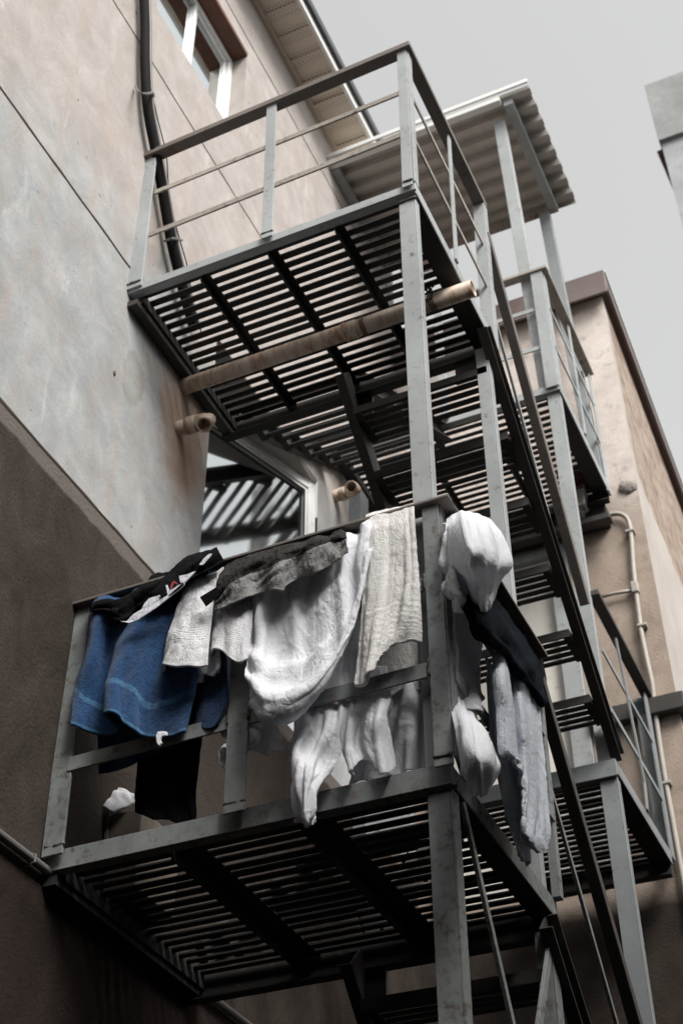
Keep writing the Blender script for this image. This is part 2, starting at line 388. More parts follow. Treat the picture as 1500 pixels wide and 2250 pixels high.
# upper window: frame, mullion, sliding sash
b = B()
PU = [(-.12, 2.17), (.845, 2.17), (.845, 3.112), (-.12, 3.112)]
frame_poly(b, PU, -.165, -.095, .045)
box(b, -.155, -.10, .375, .405, 2.215, 3.067)
frame_poly(b, [(.405, 2.215), (.80, 2.215), (.80, 3.067), (.405, 3.067)], -.15, -.115, .025)
uw = fin('window', b, m_white, bld, bevel=.004)
b = B(); box(b, -.134, -.128, -.08, .77, 2.25, 3.04); fin('pane', b, m_glass, uw)
mc = N('curtain'); mc.set(col=(.42, .40, .37), rough=.9)
b = B(); n = 60; rows_ = []
for i in range(n + 1):
    y = -.11 + .95 * i / n; x = -.26 + .018 * math.sin(y * 70)
    rows_.append((b.verts.new((x, y, 2.15)), b.verts.new((x, y, 3.15))))
for p, q in zip(rows_, rows_[1:]): b.faces.new([p[0], q[0], q[1], p[1]])
fin('curtain', b, mc.m, uw, smooth=True)
# stair window with sloping head
# the window stands askew in its opening: its near jamb is set deeper than its far jamb
PL = [(0, -1.235), (1.239, -1.235), (1.239, .455), (0, .455)]
AW = math.radians(19.0); OW = Vector((-.415, .768, 0)); TW = Vector((math.sin(AW), math.cos(AW), 0)); NW = Vector((math.cos(AW), -math.sin(AW), 0))
def askew(bm):
    for v in bm.verts: v.co = OW + TW * v.co.y + NW * v.co.x + Vector((0, 0, v.co.z))
b = B(); C2 = frame_poly(b, PL, -.05, .0, .055)
C3 = frame_poly(b, C2, -.035, -.008, .022); askew(b)
lw = fin('window', b, m_white, bld, bevel=.003)
b = B(); box(b, -.030, -.024, C3[0][0] - .004, C3[1][0] + .004, C3[0][1], C3[2][1] + .004); askew(b); fin('pane', b, m_glass2, lw)
b = B(); box(b, -.012, -.004, C3[1][0] - .006, C3[1][0] + .001, C3[0][1] + .001, C3[2][1] - .001); box(b, -.012, -.004, C3[0][0], C3[1][0] - .007, C3[2][1] - .006, C3[2][1]); askew(b); fin('gasket', b, m_groove, lw)
b = B(); box(b, -.10, -.055, .50, .535, C3[0][1], C3[2][1]); askew(b); fin('inner_sash', b, m_white, lw)
# rooms behind the panes
b = B(); box(b, -2.2, -.5, -.6, 1.3, 1.8, 3.6); box(b, -2.2, -.62, .2, 2.3, -2.2, 1.0)
o = fin('interior', b, m_room, bld)
# doorway leaf (grey) and pillar
m_door_grey = paint('door_grey', (.17, .16, .15), rust=.3, dirt=.3, seed=31)
b = B(); box(b, -.46, -.42, 2.47, 3.14, -1.4, .72); fin('door', b, m_door_grey, bld)
b = B(); box(b, .002, .075, 2.36, 2.47, -1.45, .74); fin('door_post', b, m_paint, bld, bevel=.004)
# soffit of perforated panels, fascia and gutter
m_soffit = N('soffit_vinyl'); X, Y, Z = m_soffit.xyz()
px_ = m_soffit.math('SINE', m_soffit.math('MULTIPLY', X, 2 * math.pi / .030)); py_ = m_soffit.math('SINE', m_soffit.math('MULTIPLY', Y, 2 * math.pi / .030))
dots = m_soffit.ramp(m_soffit.math('MULTIPLY', px_, py_), [(.50, 0), (.62, 1)])
ph = m_soffit.math('FRACT', m_soffit.math('DIVIDE', m_soffit.math('ADD', Y, 20), .19))
band = m_soffit.math('MULTIPLY', m_soffit.ramp(ph, [(.22, 0), (.24, 1)], 'CONSTANT'), m_soffit.ramp(ph, [(.87, 1), (.88, 0)], 'CONSTANT'))
dk = m_soffit.math('MULTIPLY', dots, band)
m_soffit.set(col=m_soffit.mix(dk, (.66, .585, .50), (.22, .18, .145)), rough=.6)
b = B(); y = -3.0
while y < 3.3:
    for (a, c, z) in ((0, .035, 3.800), (.035, .185, 3.812), (.185, .19, 3.80)):
        poly(b, [(.0, y + a, z), (.0, y + c, z), (.262, y + c, z), (.262, y + a, z)])
    poly(b, [(0, y + .035, 3.8), (.262, y + .035, 3.8), (.262, y + .035, 3.812), (0, y + .035, 3.812)])
    poly(b, [(0, y + .185, 3.8), (.262, y + .185, 3.8), (.262, y + .185, 3.812), (0, y + .185, 3.812)])
    y += .19
fin('soffit', b, m_soffit.m, bld)
b = B(); box(b, .262, .285, -3, 3.3, 3.785, 3.93); fin('fascia', b, m_white, bld)
m_gut = N('gutter_dark').set(col=(.02, .02, .022), rough=.35)
b = B(); box(b, .286, .312, -3, 3.3, 3.865, 3.95); fin('roof_edge', b, m_gut, bld, bevel=.006)
b = B(); box(b, -6, .26, -9, 3.3, 3.93, 4.1); fin('roof', b, m_door_grey, bld)
b = B(); box(b, 0, .03, -3, 3.2, 3.77, 3.80); fin('soffit_trim', b, N('trim').set(col=(.5, .42, .34), rough=.7), bld, bevel=.004)
b = B(); box(b, -6, -.7, -9, 3.2, GZ, 3.9)
for f in list(b.faces):
    pass
fin('rear_mass', b, m_room, bld)

# ------------------------------------------------------------------ back building
bk = thing('back_building', 'low plastered building behind the stairs with brown metal roof edge and bare brick side', 'building', (1.49, 3.2, GZ))
b = B(); 
for (x0, x1, z0, z1) in ((0.0, 1.49, 0.62, 2.62), (1.02, 1.49, -1.5, .62), (0, .10, -1.5, .62), (0, 1.49, GZ, -1.5)):
    poly(b, [(x0, 3.2, z0), (x1, 3.2, z0), (x1, 3.2, z1), (x0, 3.2, z1)])
bmesh.ops.remove_doubles(b, verts=b.verts, dist=.0005)
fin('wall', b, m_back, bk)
b = B()
n1, n2 = 60, 60
poly(b, [(1.49, 3.2, GZ), (1.17, 14, GZ), (1.17, 14, 2.62), (1.49, 3.2, 2.62)])
fin('side_wall', b, m_side, bk)
m_cap = paint('brown_metal', (.165, .13, .125), rust=.2, rcol=(.2, .07, .04), dirt=.25, seed=17, rough=.4)
m_cap_d = paint('brown_metal_dark', (.10, .045, .03), rust=.6, dirt=.4, seed=19)
b = B(); box(b, -.05, 1.548, 3.10, 3.118, 2.545, 2.76); prism(b, [(1.530, 3.119, 2.62), (1.548, 3.119, 2.62), (1.548, 3.119, 2.76), (1.530, 3.119, 2.76)], (-.32, 10.88, 0)); fin('roof_edge', b, m_cap, bk, bevel=.003)
b = B(); prism(b, [(-.05, 3.119, 2.62), (1.529, 3.119, 2.62), (1.529, 3.119, 2.64), (-.05, 3.119, 2.64)], (-.32, 10.88, 0)); fin('roof', b, m_cap_d, bk)
b = B(); prism(b, [(1.549, 3.11, 2.745), (1.556, 3.11, 2.745), (1.556, 3.11, 2.765), (1.549, 3.11, 2.765)], (-.32, 10.89, 0)); fin('drip_edge', b, m_white, bk)
# steel ledge wrapping round the corner
m_ledge = paint('ledge', (.044, .038, .035), rust=.5, rcol=(.05, .034, .026), dirt=.5, seed=23)
b = B(); box(b, 1.03, 1.535, 3.14, 3.2, -.66, -.56); prism(b, [(1.48, 3.201, -.66), (1.534, 3.201, -.66), (1.534, 3.201, -.56), (1.48, 3.201, -.56)], (-.32, 10.8, 0)); fin('ledge', b, m_ledge, bk, bevel=.006)
# doorway: leaf, frame, header
m_door = paint('door_cream', (.66, .64, .59), rust=.1, dirt=.15, seed=29)
b = B(); box(b, .15, .91, 3.215, 3.25, -1.5, .56)
dr = fin('door', b, m_door, bk)
b = B(); box(b, .91, 1.018, 3.17, 3.25, -1.5, .56); box(b, .10, .15, 3.17, 3.25, -1.5, .56); box(b, .10, 1.018, 3.171, 3.249, .56, .62); fin('frame', b, m_paint_l, dr, bevel=.004)
b = B(); box(b, .55, .565, 3.208, 3.216, -1.5, .55); fin('panel_joint', b, m_paint, dr)
b = B(); box(b, -.0, 1.30, 3.12, 3.2, .66, .79); box(b, 0, 1.33, 3.05, 3.12, .62, .66); fin('header', b, m_ledge, bk, bevel=.004)
# repaired patch below the landing corner
mp = N('mortar_patch'); mp.set(col=(.32, .29, .265), rough=.95, nor=mp.bump(mp.noise(40, 6, .7), .9, .02))
b = B(); bmesh.ops.create_icosphere(b, subdivisions=4, radius=1)
for v in b.verts:
    k = 1 + .25 * mnoise.noise(v.co * 3); v.co = Vector((1.435 + v.co.x * .055 * k, 3.2 + v.co.y * .03, .93 + v.co.z * .05 * k))
fin('mortar_patch', b, mp.m, bk, smooth=True)

# ------------------------------------------------------------------ building on the right edge (only its metal-clad corner shows)
rb = thing('neighbour_building', 'grey metal-clad corner of a building at the right edge against the sky', 'building', (2.6, 7, GZ))
m_clad = paint('cladding', (.30, .31, .31), rust=.45, rcol=(.06, .035, .03), dirt=.4, seed=37, rough=.4)
m_clad2 = paint('cladding_lower', (.36, .38, .40), rust=.3, rcol=(.05, .035, .03), dirt=.3, seed=41)
X0, Y0 = RBX, 6.0
b = B(); box(b, X0, 6.2, Y0, 16, RBZ1, RBZ0); fin('parapet_cap', b, m_clad, rb, bevel=.006)
b = B(); box(b, X0 + .016, 6.2, Y0 + .05, 16, 0.3, RBZ1 - .002); fin('wall', b, m_clad2, rb)
b = B(); bar(b, (X0 - .02, Y0 + .08, RBZ1 - .06), (X0 + .04, Y0 + .55, RBZ1 - .45), .05, .09); fin('bracket', b, m_cap_d, rb)
b = B(); box(b, X0 + .33, X0 + .42, Y0 + .01, Y0 + .049, RBZ1 - .82, RBZ1 - .75); fin('fixing', b, m_ledge, rb)
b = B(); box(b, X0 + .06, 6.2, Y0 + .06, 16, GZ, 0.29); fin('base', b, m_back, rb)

# unseen blocks added behind and beside the camera to darken the lower yard
m_dull = N('dull_render'); m_dull.set(col=m_dull.mix(m_dull.noise(2, 6, .6), (.06, .055, .05), (.11, .10, .093)), rough=.9); m_dull = m_dull.m
ob = thing('opposite_shade_block', 'plain unseen block across the yard, added to shade it', 'building', (5, 0, GZ))
b = B(); box(b, 4.6, 10, -7, 1.9, GZ, EAST_TOP); fin('wall', b, m_dull, ob)
ob2 = thing('yard_shade_block', 'plain unseen block closing the yard, added to hold back low sky light', 'building', (2, -8, GZ))
b = B(); box(b, .02, 4.58, -12, -5.2, GZ, SOUTH_TOP); fin('wall', b, m_dull, ob2)
# ------------------------------------------------------------------ fire escape
fe = thing('fire_escape', 'grey painted steel fire escape with slatted landings and open stairs, rusty at its joints', 'fire escape', (W, .05, GZ))
def angle_rail(bm, p, q, w, h): bar(bm, p, q, w, h)
def slats(bm, x0, x1, y0, y1, z, pitch, wd, th):
    n = max(1, round((y1 - y0) / pitch)); st = (y1 - y0) / n
    for i in range(n + 1):
        y = y0 + st * i
        dz = random.uniform(-.0015, .0015); y += random.uniform(-.003, .003); wd_ = wd; wd = wd_ * random.uniform(.94, 1.06)
        bar(bm, (x0, y + random.uniform(-.002, .002), z + dz), (x1, y + random.uniform(-.002, .002), z + dz + random.uniform(-.002, .002)), wd, th); wd = wd_
def landing(x0, x1, y0, y1, z, fh, mat_f, joists, jw=.03, jd=.035, flange=.09, label=None, wd=.031, pitch=.0515, left=True):
    """frame with a front fascia of height fh, side beams with bottom flange, back channel, joists, slats"""
    b = B()
    box(b, x0, x1 + .006, y0 - .008, y0, z - fh + .03, z + .03)           # front fascia plate
    box(b, x0, x1 - .001, y0 + .001, y0 + .035, z - fh + .03, z - fh + .036)
    box(b, x1, x1 + .006, y0 + .001, y1, z - .035, z + .03)              # side plate
    if label: pass
    L = fin('landing', b, mat_f, fe, bevel=.002, label=label)
    b = B()
    box(b, x1 - flange, x1 - .001, y0 + .036, y1, z - .031, z - .025)      # bottom flange under right side
    if left:
        box(b, x0 + .002, x0 + .06, y0 + .036, y1 + .02, z - .055, z - .002)
    box(b, x0, x1 - .002, y1 - .012, y1 - .001, z - .10, z + .0); box(b, x0, x1 - .002, y1 - .05, y1 - .013, z - .10, z - .094)
    for jx in joists:
        box(b, jx - jw / 2, jx + jw / 2, y0 + .036, y1 - .014, z - .006 - .005, z - .006); box(b, jx - jw / 2, jx - jw / 2 + .006, y0 + .037, y1 - .014, z - jd - .011, z - .0115)
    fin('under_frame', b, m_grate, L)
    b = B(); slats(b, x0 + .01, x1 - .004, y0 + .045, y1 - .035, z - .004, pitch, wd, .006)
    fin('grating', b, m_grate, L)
    return L
random.seed(4)
# upper landing P1, laundry landing P0, top landing P2, far lower landing P3
landing(0, W, 0, D, .0, .045, m_paint_l, (.355, .677, .985), jw=.038, flange=.085, label='upper landing, its slats seen from below')
Z0 = -2.685
landing(0, W, 0, D + .02, Z0, .068, m_paint_old, (.47, .90), jw=.078, jd=.05, flange=.07, label='rust-flecked lower landing under the laundry')
Y2, Y3, Z2, Z3 = 2.17, 3.10, .86, -1.487
landing(0, W, Y2, Y3, Z2, .05, m_paint_l, (.5, .9), flange=.09, label='top landing under the canopy', wd=.027)
landing(.62, W, Y2, Y3, Z3, .08, m_paint, (), flange=.09, label='far lower landing by the door', wd=.034, left=False)
# posts -------------------------------------------------------------
def post(x0, x1, y0, y1, z0, z1, mat=m_paint, label=None, lean=0):
    b = B()
    t = .008   # channel: web towards the viewer, flange on the right side
    box(b, x0, x1 - t, y0, y0 + t, z0, z1); box(b, x1 - t + .0005, x1, y0 + .0005, y1, z0, z1); box(b, x0, x0 + t, y0 + t + .0005, y1, z0, z1); box(b, x0 + t + .0005, x1 - t - .0005, y1 - t, y1, z0, z1)
    return fin('post', b, mat, fe, bevel=.0015, label=label)
post(1.262, 1.333, .012, .055, Z0 + .04, -.045, m_paint_l)                 # main post between the two landings
post(1.264, 1.338, .012, .065, GZ, Z0 - .04, m_paint_old, 'thick front post with flaking side')
post(1.274, 1.332, D - .08, D - .035, Z0 + .04, -.10, m_paint_l)
post(1.285, 1.337, D - .07, D - .01, GZ, Z0 - .10, m_paint_old)
post(1.262, 1.333, Y2 + .012, Y2 + .055, Z3 + .03, Z2 - .02, m_paint_l)
post(1.258, 1.336, Y2 + .012, Y2 + .06, GZ, Z3 - .05, m_paint)
for (p_, q_, lb) in (((1.255, 2.235, Z2 + .035), (1.195, 2.20, 3.47), 'tall front post of the canopy'), ((1.30, 3.05, Z2 + .035), (1.226, 3.05, 3.47), 'rear post of the canopy')):
    b = B(); bar(b, p_, q_, .075, .06, up=(0, 1, 0)); fin('post', b, m_paint_l if 'front' in lb else m_paint, fe, bevel=.003, label=lb)

def flat(name, p, q, w, h, mat, parent, up=(0, 0, 1), bevel=.0015, label=None, ends=0):
    b = B(); bar(b, p, q, w, h, up, ends); return fin(name, b, mat, parent, bevel=bevel, label=label)
def railing(label): 
    e = B(); box(e, 0, .001, 0, .001, 0, .001)
    return e
# P1 railing: the handrail is the parent mesh of its rails and uprights
def rail_set(mat_h, hw, hh, path, rails, posts, mat_r, mat_p, label=None):
    b = B()
    for i, (p, q) in enumerate(zip(path, path[1:])):
        bar(b, p, q, hw, hh, ends=hw / 2 if i == 0 else -.0)
    R_ = fin('railing', b, mat_h, fe, bevel=.003, label=label)
    for p, q, w_, h_ in rails: flat('rail', p, q, w_, h_, mat_r, R_)
    for p, q, w_, h_, up in posts: flat('upright', p, q, w_, h_, mat_p, R_, up=up)
    return R_
xr = W - .01
rail_set(m_hand, .058, .034, [(-.01, -.012, .965), (1.338, -.012, 1.01), (1.338, D + .05, 1.03)],
    [((.075, -.016, .652), (1.30, -.016, .682), .008, .03), ((.075, -.016, .342), (1.30, -.016, .372), .008, .032),
     ((xr + .012, .0, .69), (xr + .012, D, .69), .008, .028), ((xr + .012, .0, .37), (xr + .012, D, .37), .008, .028)],
    [((.035, -.014, -.0), (.018, -.014, .955), .075, .012, (0, 1, 0)), ((.006, .02, .0), (-.006, .02, .955), .012, .055, (0, 1, 0)),
     ((.682, -.022, .0), (.672, -.022, .975), .05, .010, (0, 1, 0)),
     ((1.315, -.02, .0), (1.322, -.02, .998), .045, .008, (0, 1, 0)), ((1.342, .008, .03), (1.345, .008, .998), .008, .045, (0, 1, 0)),
     ((xr + .02, .45, .03), (xr + .02, .50, 1.01), .010, .032, (0, 1, 0)),
     ((1.328, D - .005, -.05), (1.335, D + .03, 1.01), .058, .05, (0, 1, 0))], m_rail_rust, m_paint_l, 'railing of the upper landing')
# P0 railing
Rl = rail_set(m_hand, .065, .012, [(-.01, -.03, -1.725), (1.378, -.03, -1.725), (1.378, D + .03, -1.70)],
    [((.06, -.035, -2.372), (1.30, -.035, -2.352), .008, .052), ((.06, -.035, -2.055), (1.30, -.035, -2.035), .008, .05),
     ((1.372, .0, -2.36), (1.372, D, -2.36), .008, .05), ((1.372, .0, -2.03), (1.372, D, -2.03), .008, .045)],
    [((.045, -.03, Z0), (.020, -.03, -1.735), .075, .010, (0, 1, 0)), ((.010, .0, Z0), (.0, .0, -1.735), .010, .055, (0, 1, 0)),
     ((.682, -.044, Z0), (.675, -.044, -1.735), .07, .008, (0, 1, 0)),
     ((1.338, -.040, Z0 + .0), (1.340, -.040, -1.735), .056, .010, (0, 1, 0)), ((1.366, -.008, Z0 + .03), (1.368, -.008, -1.735), .008, .052, (0, 1, 0)),
     ((1.374, .40, Z0 + .03), (1.374, .42, -1.735), .008, .05, (0, 1, 0)),
     ((1.355, D, Z0 + .03), (1.362, D + .01, -1.72), .03, .035, (0, 1, 0))], m_paint_old, m_paint_old, 'railing hung with laundry')
# P2 railing
rail_set(m_rail_rust, .055, .022, [(.66, Y2 - .01, Z2 + .97), (1.345, Y2 - .01, Z2 + .97), (1.345, Y3 - .02, Z2 + .95)],
    [((.66, Y2 - .01, Z2 + .66), (1.30, Y2 - .01, Z2 + .66), .008, .03), ((.66, Y2 - .01, Z2 + .34), (1.30, Y2 - .01, Z2 + .34), .008, .03),
     ((1.345, Y2, Z2 + .66), (1.345, Y3, Z2 + .66), .008, .028), ((1.345, Y2, Z2 + .34), (1.345, Y3, Z2 + .34), .008, .028),
     ],
    [((1.305, Y2 - .02, Z2), (1.305, Y2 - .02, Z2 + .955), .07, .01, (0, 1, 0)), ((1.34, Y2 + .02, Z2), (1.34, Y2 + .02, Z2 + .955), .01, .06, (0, 1, 0)),
     ((.68, Y2 - .02, Z2), (.68, Y2 - .02, Z2 + .96), .05, .01, (0, 1, 0)),
     ((1.35, 2.62, Z2 + .03), (1.35, 2.62, Z2 + .955), .01, .03, (0, 1, 0)),
     ((1.345, Y3 - .03, Z2 - .05), (1.345, Y3 - .03, Z2 + .94), .012, .06, (0, 1, 0))], m_paint_l, m_paint_l, 'railing of the top landing')
mt_ = B(); box(mt_, 1.10, 1.31, 2.84, 3.06, Z2 + .008, Z2 + .03); fin('mat', mt_, N('red_mat').set(col=(.30, .02, .02), rough=.8), bevel=.004, label='small red mat lying on the top landing, seen through its slats', cat='mat')
# P3 railing
rail_set(m_ledge, .055, .03, [(1.345, 2.24, -.515), (1.345, Y3 + .05, -.53)],
    [((1.345, Y2 + .05, -.84), (1.345, Y3, -.84), .008, .028), ((1.345, Y2 + .05, -1.17), (1.345, Y3, -1.17), .008, .03)],
    [((1.35, 2.56, -.56), (1.35, 2.70, -1.30), .010, .024, (0, 1, 0)), ((1.35, 2.70, -1.30), (1.35, 2.66, -1.46), .010, .024, (0, 1, 0)),
     ((1.345, Y3 + .02, Z3 - .0), (1.345, Y3 + .02, -.55), .012, .06, (0, 1, 0)), ((1.31, Y3 + .045, Z3 - .0), (1.31, Y3 + .045, -.55), .06, .01, (0, 1, 0))], m_paint, m_paint, 'railing of the far lower landing')
# weld beads and rust-run blobs where rails and uprights meet
m_weld = paint('weld', (.10, .085, .07), rust=1.5, rcol=(.10, .04, .02), dirt=.5, seed=61)
random.seed(21)
def weld(p, q, r=.006):
    p, q = Vector(p), Vector(q); b = B(); n_ = max(3, int((q - p).length / .008))
    tube(b, [p.lerp(q, k / n_) + Vector([random.uniform(-.0015, .0015) for _ in range(3)]) for k in range(n_ + 1)], [r * random.uniform(.6, 1.2) for _ in range(n_ + 1)], 7)
    fin('weld', b, m_weld, fe, smooth=True)
for x in (.682, .05): weld((x - .037, -.044 if x > .1 else -.032, Z0 + .032), (x + .037, -.044 if x > .1 else -.032, Z0 + .032))
weld((1.31, -.046, Z0 + .03), (1.366, -.046, Z0 + .03), .007)
for z in (-2.352, -2.035):
    weld((1.309, -.047, z - .03), (1.309, -.047, z + .03), .004); weld((.645, -.048, z - .026), (.645, -.048, z + .026), .004); weld((.715, -.048, z - .026), (.715, -.048, z + .026), .004)
weld((1.30, -.024, .031), (1.34, -.024, .031)); weld((.655, -.026, .031), (.708, -.026, .031)); weld((-.0, -.02, .031), (.07, -.02, .031))
weld((1.262, .008, -.046), (1.337, .008, -.046)); weld((1.262, .008, Z0 - .04), (1.355, .008, Z0 - .04), .008)
# stairs ---------------------------------------------------------------
def stair(x0, x1, y0, z0, dy, dz, n, depth=.205, mat=m_ledge, strw=.10, lab=None, ext=(0, 0), cleat=True, down=True):
    """n treads starting with the near edge of the first at y0,z0; stringers are the parent mesh"""
    b = B(); sl_ = dz / dy
    ya, yb = y0 + .05 + ext[0], y0 + dy * (n - 1) + depth + ext[1]
    za, zb = z0 + sl_ * (ya - y0 - depth / 2), z0 + sl_ * (yb - y0 - depth / 2)
    ST = None
    for x in (x1, x0):
        s = -1 if x == x0 else 1; b = B()
        bar(b, (x, ya, za), (x, yb, zb), .008, strw)
        u = Vector((0, yb - ya, zb - za)).normalized(); nrm = Vector((0, -u.z, u.y))
        if nrm.z < 0: nrm = -nrm
        for k in (-1, 1):
            o_ = nrm * (k * (strw / 2 + .003))
            bar(b, Vector((x + s * .018, ya, za)) + o_, Vector((x + s * .018, yb, zb)) + o_, .044, .006)
        if ST is None: ST = fin('stair_flight', b, mat, fe, bevel=.001, label=lab)
        else: fin('stringer', b, mat, ST, bevel=.001)
    for i in range(n):
        y, z = y0 + dy * i, z0 + dz * i; b = B()
        a, c = x0 + .006, x1 - .006
        box(b, a, a + .035, y, y + depth, z - .03, z - .024); box(b, c - .035, c, y, y + depth, z - .03, z - .024)
        box(b, a, a + .005, y, y + depth, z - .0239, z - .001); box(b, c - .005, c, y, y + depth, z - .0239, z - .001)
        m_ = 5 if down else 4; 
        for k in range(m_):
            yy = y + (depth - .032) * k / (m_ - 1); box(b, a + .006, c - .006, yy, yy + .030, z - .022, z - .016)
        if down:
            box(b, a + .001, c - .001, y - .004, y - .0005, z - .04, z - .0)
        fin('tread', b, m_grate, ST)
    return ST
sa = stair(.68, 1.325, .854, -.218, .219, -.206, 6, depth=.215, strw=.095, lab='flight from the upper landing down to the far lower landing', ext=(-.12, .07))
sb = stair(.03, .64, .99, .17, .262, .155, 5, depth=.225, strw=.08, lab='flight along the wall up to the top landing', ext=(-.06, -.02), down=False)
sc_ = stair(.68, 1.325, .86, Z0 - .22, .219, -.215, 15, depth=.215, strw=.095, lab='flight from the laundry landing down to the ground', ext=(-.08, .02))
sdn = stair(.03, .64, .99, Z0 + .20, .235, .20, 5, depth=.215, strw=.08, lab='flight along the wall from the laundry landing', ext=(-.06, -.02), down=False)
# hand rails of the flights
flat('stair_handrail', (1.345, .96, .80), (1.325, 2.10, -.66), .045, .055, m_hand, sa, bevel=.004)
flat('stair_rail', (1.335, 1.0, .26), (1.320, 1.93, -.92), .012, .022, m_paint_l, sa)
flat('stair_rail', (1.335, 1.0, -.02), (1.320, 2.05, -1.19), .012, .022, m_paint_l, sa)
flat('stair_handrail', (1.36, .97, -1.78), (1.34, 2.9, -4.0), .045, .05, m_ledge, sc_, bevel=.004)
flat('stair_rail', (1.355, .97, -2.20), (1.335, 2.6, -4.05), .012, .024, m_paint_old, sc_)
# braces under the laundry landing
flat('brace', (1.335, .10, Z0 - .04), (1.335, .86, GZ + 2.3), .012, .026, m_paint_old, fe)
flat('brace', (1.330, .93, Z0 - .05), (1.330, .10, GZ + 2.3), .012, .034, m_paint_old, fe)
# hanger plates under the back edges
b = B(); box(b, .655, .75, D - .005, D + .01, -.22, -.10); fin('gusset', b, m_ledge, fe)
b = B(); box(b, 1.16, 1.262, D - .03, D - .02, -.22, -.101); fin('gusset', b, m_ledge, fe)
b = B(); box(b, .655, .75, D - .005, D + .01, Z0 - .24, Z0 - .10); fin('gusset', b, m_ledge, fe)
for z, mt in ((-.03, m_ledge), (Z0 - .02, m_grate)):
    b = B(); box(b, .001, .05, .0, .92, z - .06, z - .03); fin('wall_bracket', b, mt, fe)

# ------------------------------------------------------------------ canopy over the top landing
cn = thing('canopy', 'corrugated metal canopy roof over the top landing', 'canopy', (.7, 2.6, 3.5))
m_sheet = paint('corrugated_sheet', (.50, .475, .44), rust=.3, rcol=(.30, .18, .10), dirt=.22, seed=43, rough=.45)
b = B(); n = 8 * 16; rows_ = []
for i in range(n + 1):
    y = 2.06 + 1.06 * i / n; ph = (i / 16) % 1
    t = min(1, max(-1, 2.6 * math.sin(2 * math.pi * ph)))
    dz = -.024 * t
    rows_.append([b.verts.new((x, y, 3.565 + dz)) for x in (.0, .5, 1.0, 1.45 + .006 * t)])
for p, q in zip(rows_, rows_[1:]):
    for k in range(3): b.faces.new([p[k], q[k], q[k + 1], p[k + 1]])
fin('roof_sheet', b, m_sheet, cn, smooth=False, solid=.0015)
b = B(); box(b, 0, 1.25, 2.035, 2.085, 3.485, 3.537); fin('front_beam', b, m_white, cn, bevel=.003)
b = B(); box(b, 0, 1.455, 2.02, 2.034, 3.553, 3.588); fin('flashing', b, m_white, cn)
b = B(); box(b, 0, 1.30, 3.02, 3.07, 3.47, 3.535); fin('rear_beam', b, m_rail_rust, cn, bevel=.003)
b = B(); box(b, 1.262, 1.325, 2.088, 3.075, 3.475, 3.535); fin('side_beam', b, m_paint_l, cn, bevel=.003)
b = B(); box(b, .004, .06, 2.09, 3.015, 3.47, 3.53); fin('wall_beam', b, m_paint_l, cn, bevel=.003)

# ------------------------------------------------------------------ pipes, cables, lamp
m_pvc = N('old_pvc'); nn = m_pvc.noise(16, 6, .7, m_pvc.map(scale=(1.6, .5, .5))); n3 = m_pvc.noise(5, 5, .6)
XX, YY, ZZ = m_pvc.xyz()
cc = m_pvc.mix(m_pvc.ramp(nn, [(.44, 0), (.66, 1)]), (.55, .47, .39), (.36, .215, .13))
cc = m_pvc.mix(m_pvc.ramp(m_pvc.noise(22, 5, .7, m_pvc.map(scale=(1.5, .4, .4), loc=(3, 0, 0))), [(.5, 0), (.62, .8)]), cc, (.30, .15, .07))
cc = m_pvc.mix(m_pvc.ramp(n3, [(.5, 0), (.66, .6)]), cc, (.60, .53, .46))
cc = m_pvc.mix(m_pvc.ramp(m_pvc.noise(30, 5, .7), [(.64, 0), (.7, .8)]), cc, (.08, .05, .035))
m_pvc.set(col=cc, rough=.55, nor=m_pvc.bump(nn, .2, .004))
pp_ = thing('drain_pipe', 'long rust-streaked plastic pipe running under the upper landing out of the wall', 'pipe', (0, .51, -.1))
b = B(); r = tube(b, [(0.0, .505, -.115), (.5, .508, -.112), (.885, .51, -.109), (1.392, .513, -.10)], .038, 28, caps=False)
rr_ = []
for v in r[-1]:
    c_ = Vector((1.392, .513, -.10)); rr_.append(b.verts.new(c_ + (v.co - c_) * .86))
for k in range(28): b.faces.new([r[-1][k], r[-1][(k + 1) % 28], rr_[(k + 1) % 28], rr_[k]])
rr2 = [b.verts.new(v.co - Vector((.25, 0, 0))) for v in rr_]
for k in range(28): b.faces.new([rr_[k], rr_[(k + 1) % 28], rr2[(k + 1) % 28], rr2[k]])
b.faces.new(rr2)
fin('pipe', b, m_pvc.m, pp_, smooth=True)
b = B(); tube(b, [(.81, .51, -.1095), (.86, .51, -.1095)], .0415, 28); tube(b, [(.80, .51, -.1095), (.81, .51, -.1095)], .044, 28); fin('coupling', b, m_pvc.m, pp_, bevel=.002)
b = B(); 
for k in range(2): tube(b, [(.885 + .012 * k, .51 + .041 * math.cos(a), -.109 + .041 * math.sin(a)) for a in [i * math.pi / 10 for i in range(21)]], .003, 6)
fin('wire', b, m_rust, pp_)
b = B(); random.seed(8)
for k in range(7):
    P_ = [(1.20 + .03 * math.sin(k * 2 + j) * .4, .50 + .012 * math.cos(k + j * 2.1), -.065 + .07 * j / 5 + .0) for j in range(6)]
    tube(b, P_, .0022, 5, smoothpath=18)
for k in range(3): tube(b, [(1.20 + .01 * k + .004 * math.sin(a * 3), .513 + .042 * math.cos(a), -.104 + .042 * math.sin(a)) for a in [i * math.pi / 10 for i in range(21)]], .0028, 6)
for k in range(8):
    bmesh.ops.create_icosphere(b, subdivisions=1, radius=.007, matrix=Matrix.Translation((1.20 + random.uniform(-.02, .02), .512 + random.uniform(-.03, .03), random.uniform(-.06, .0))))
fin('hanging_wire', b, m_black, pp_)

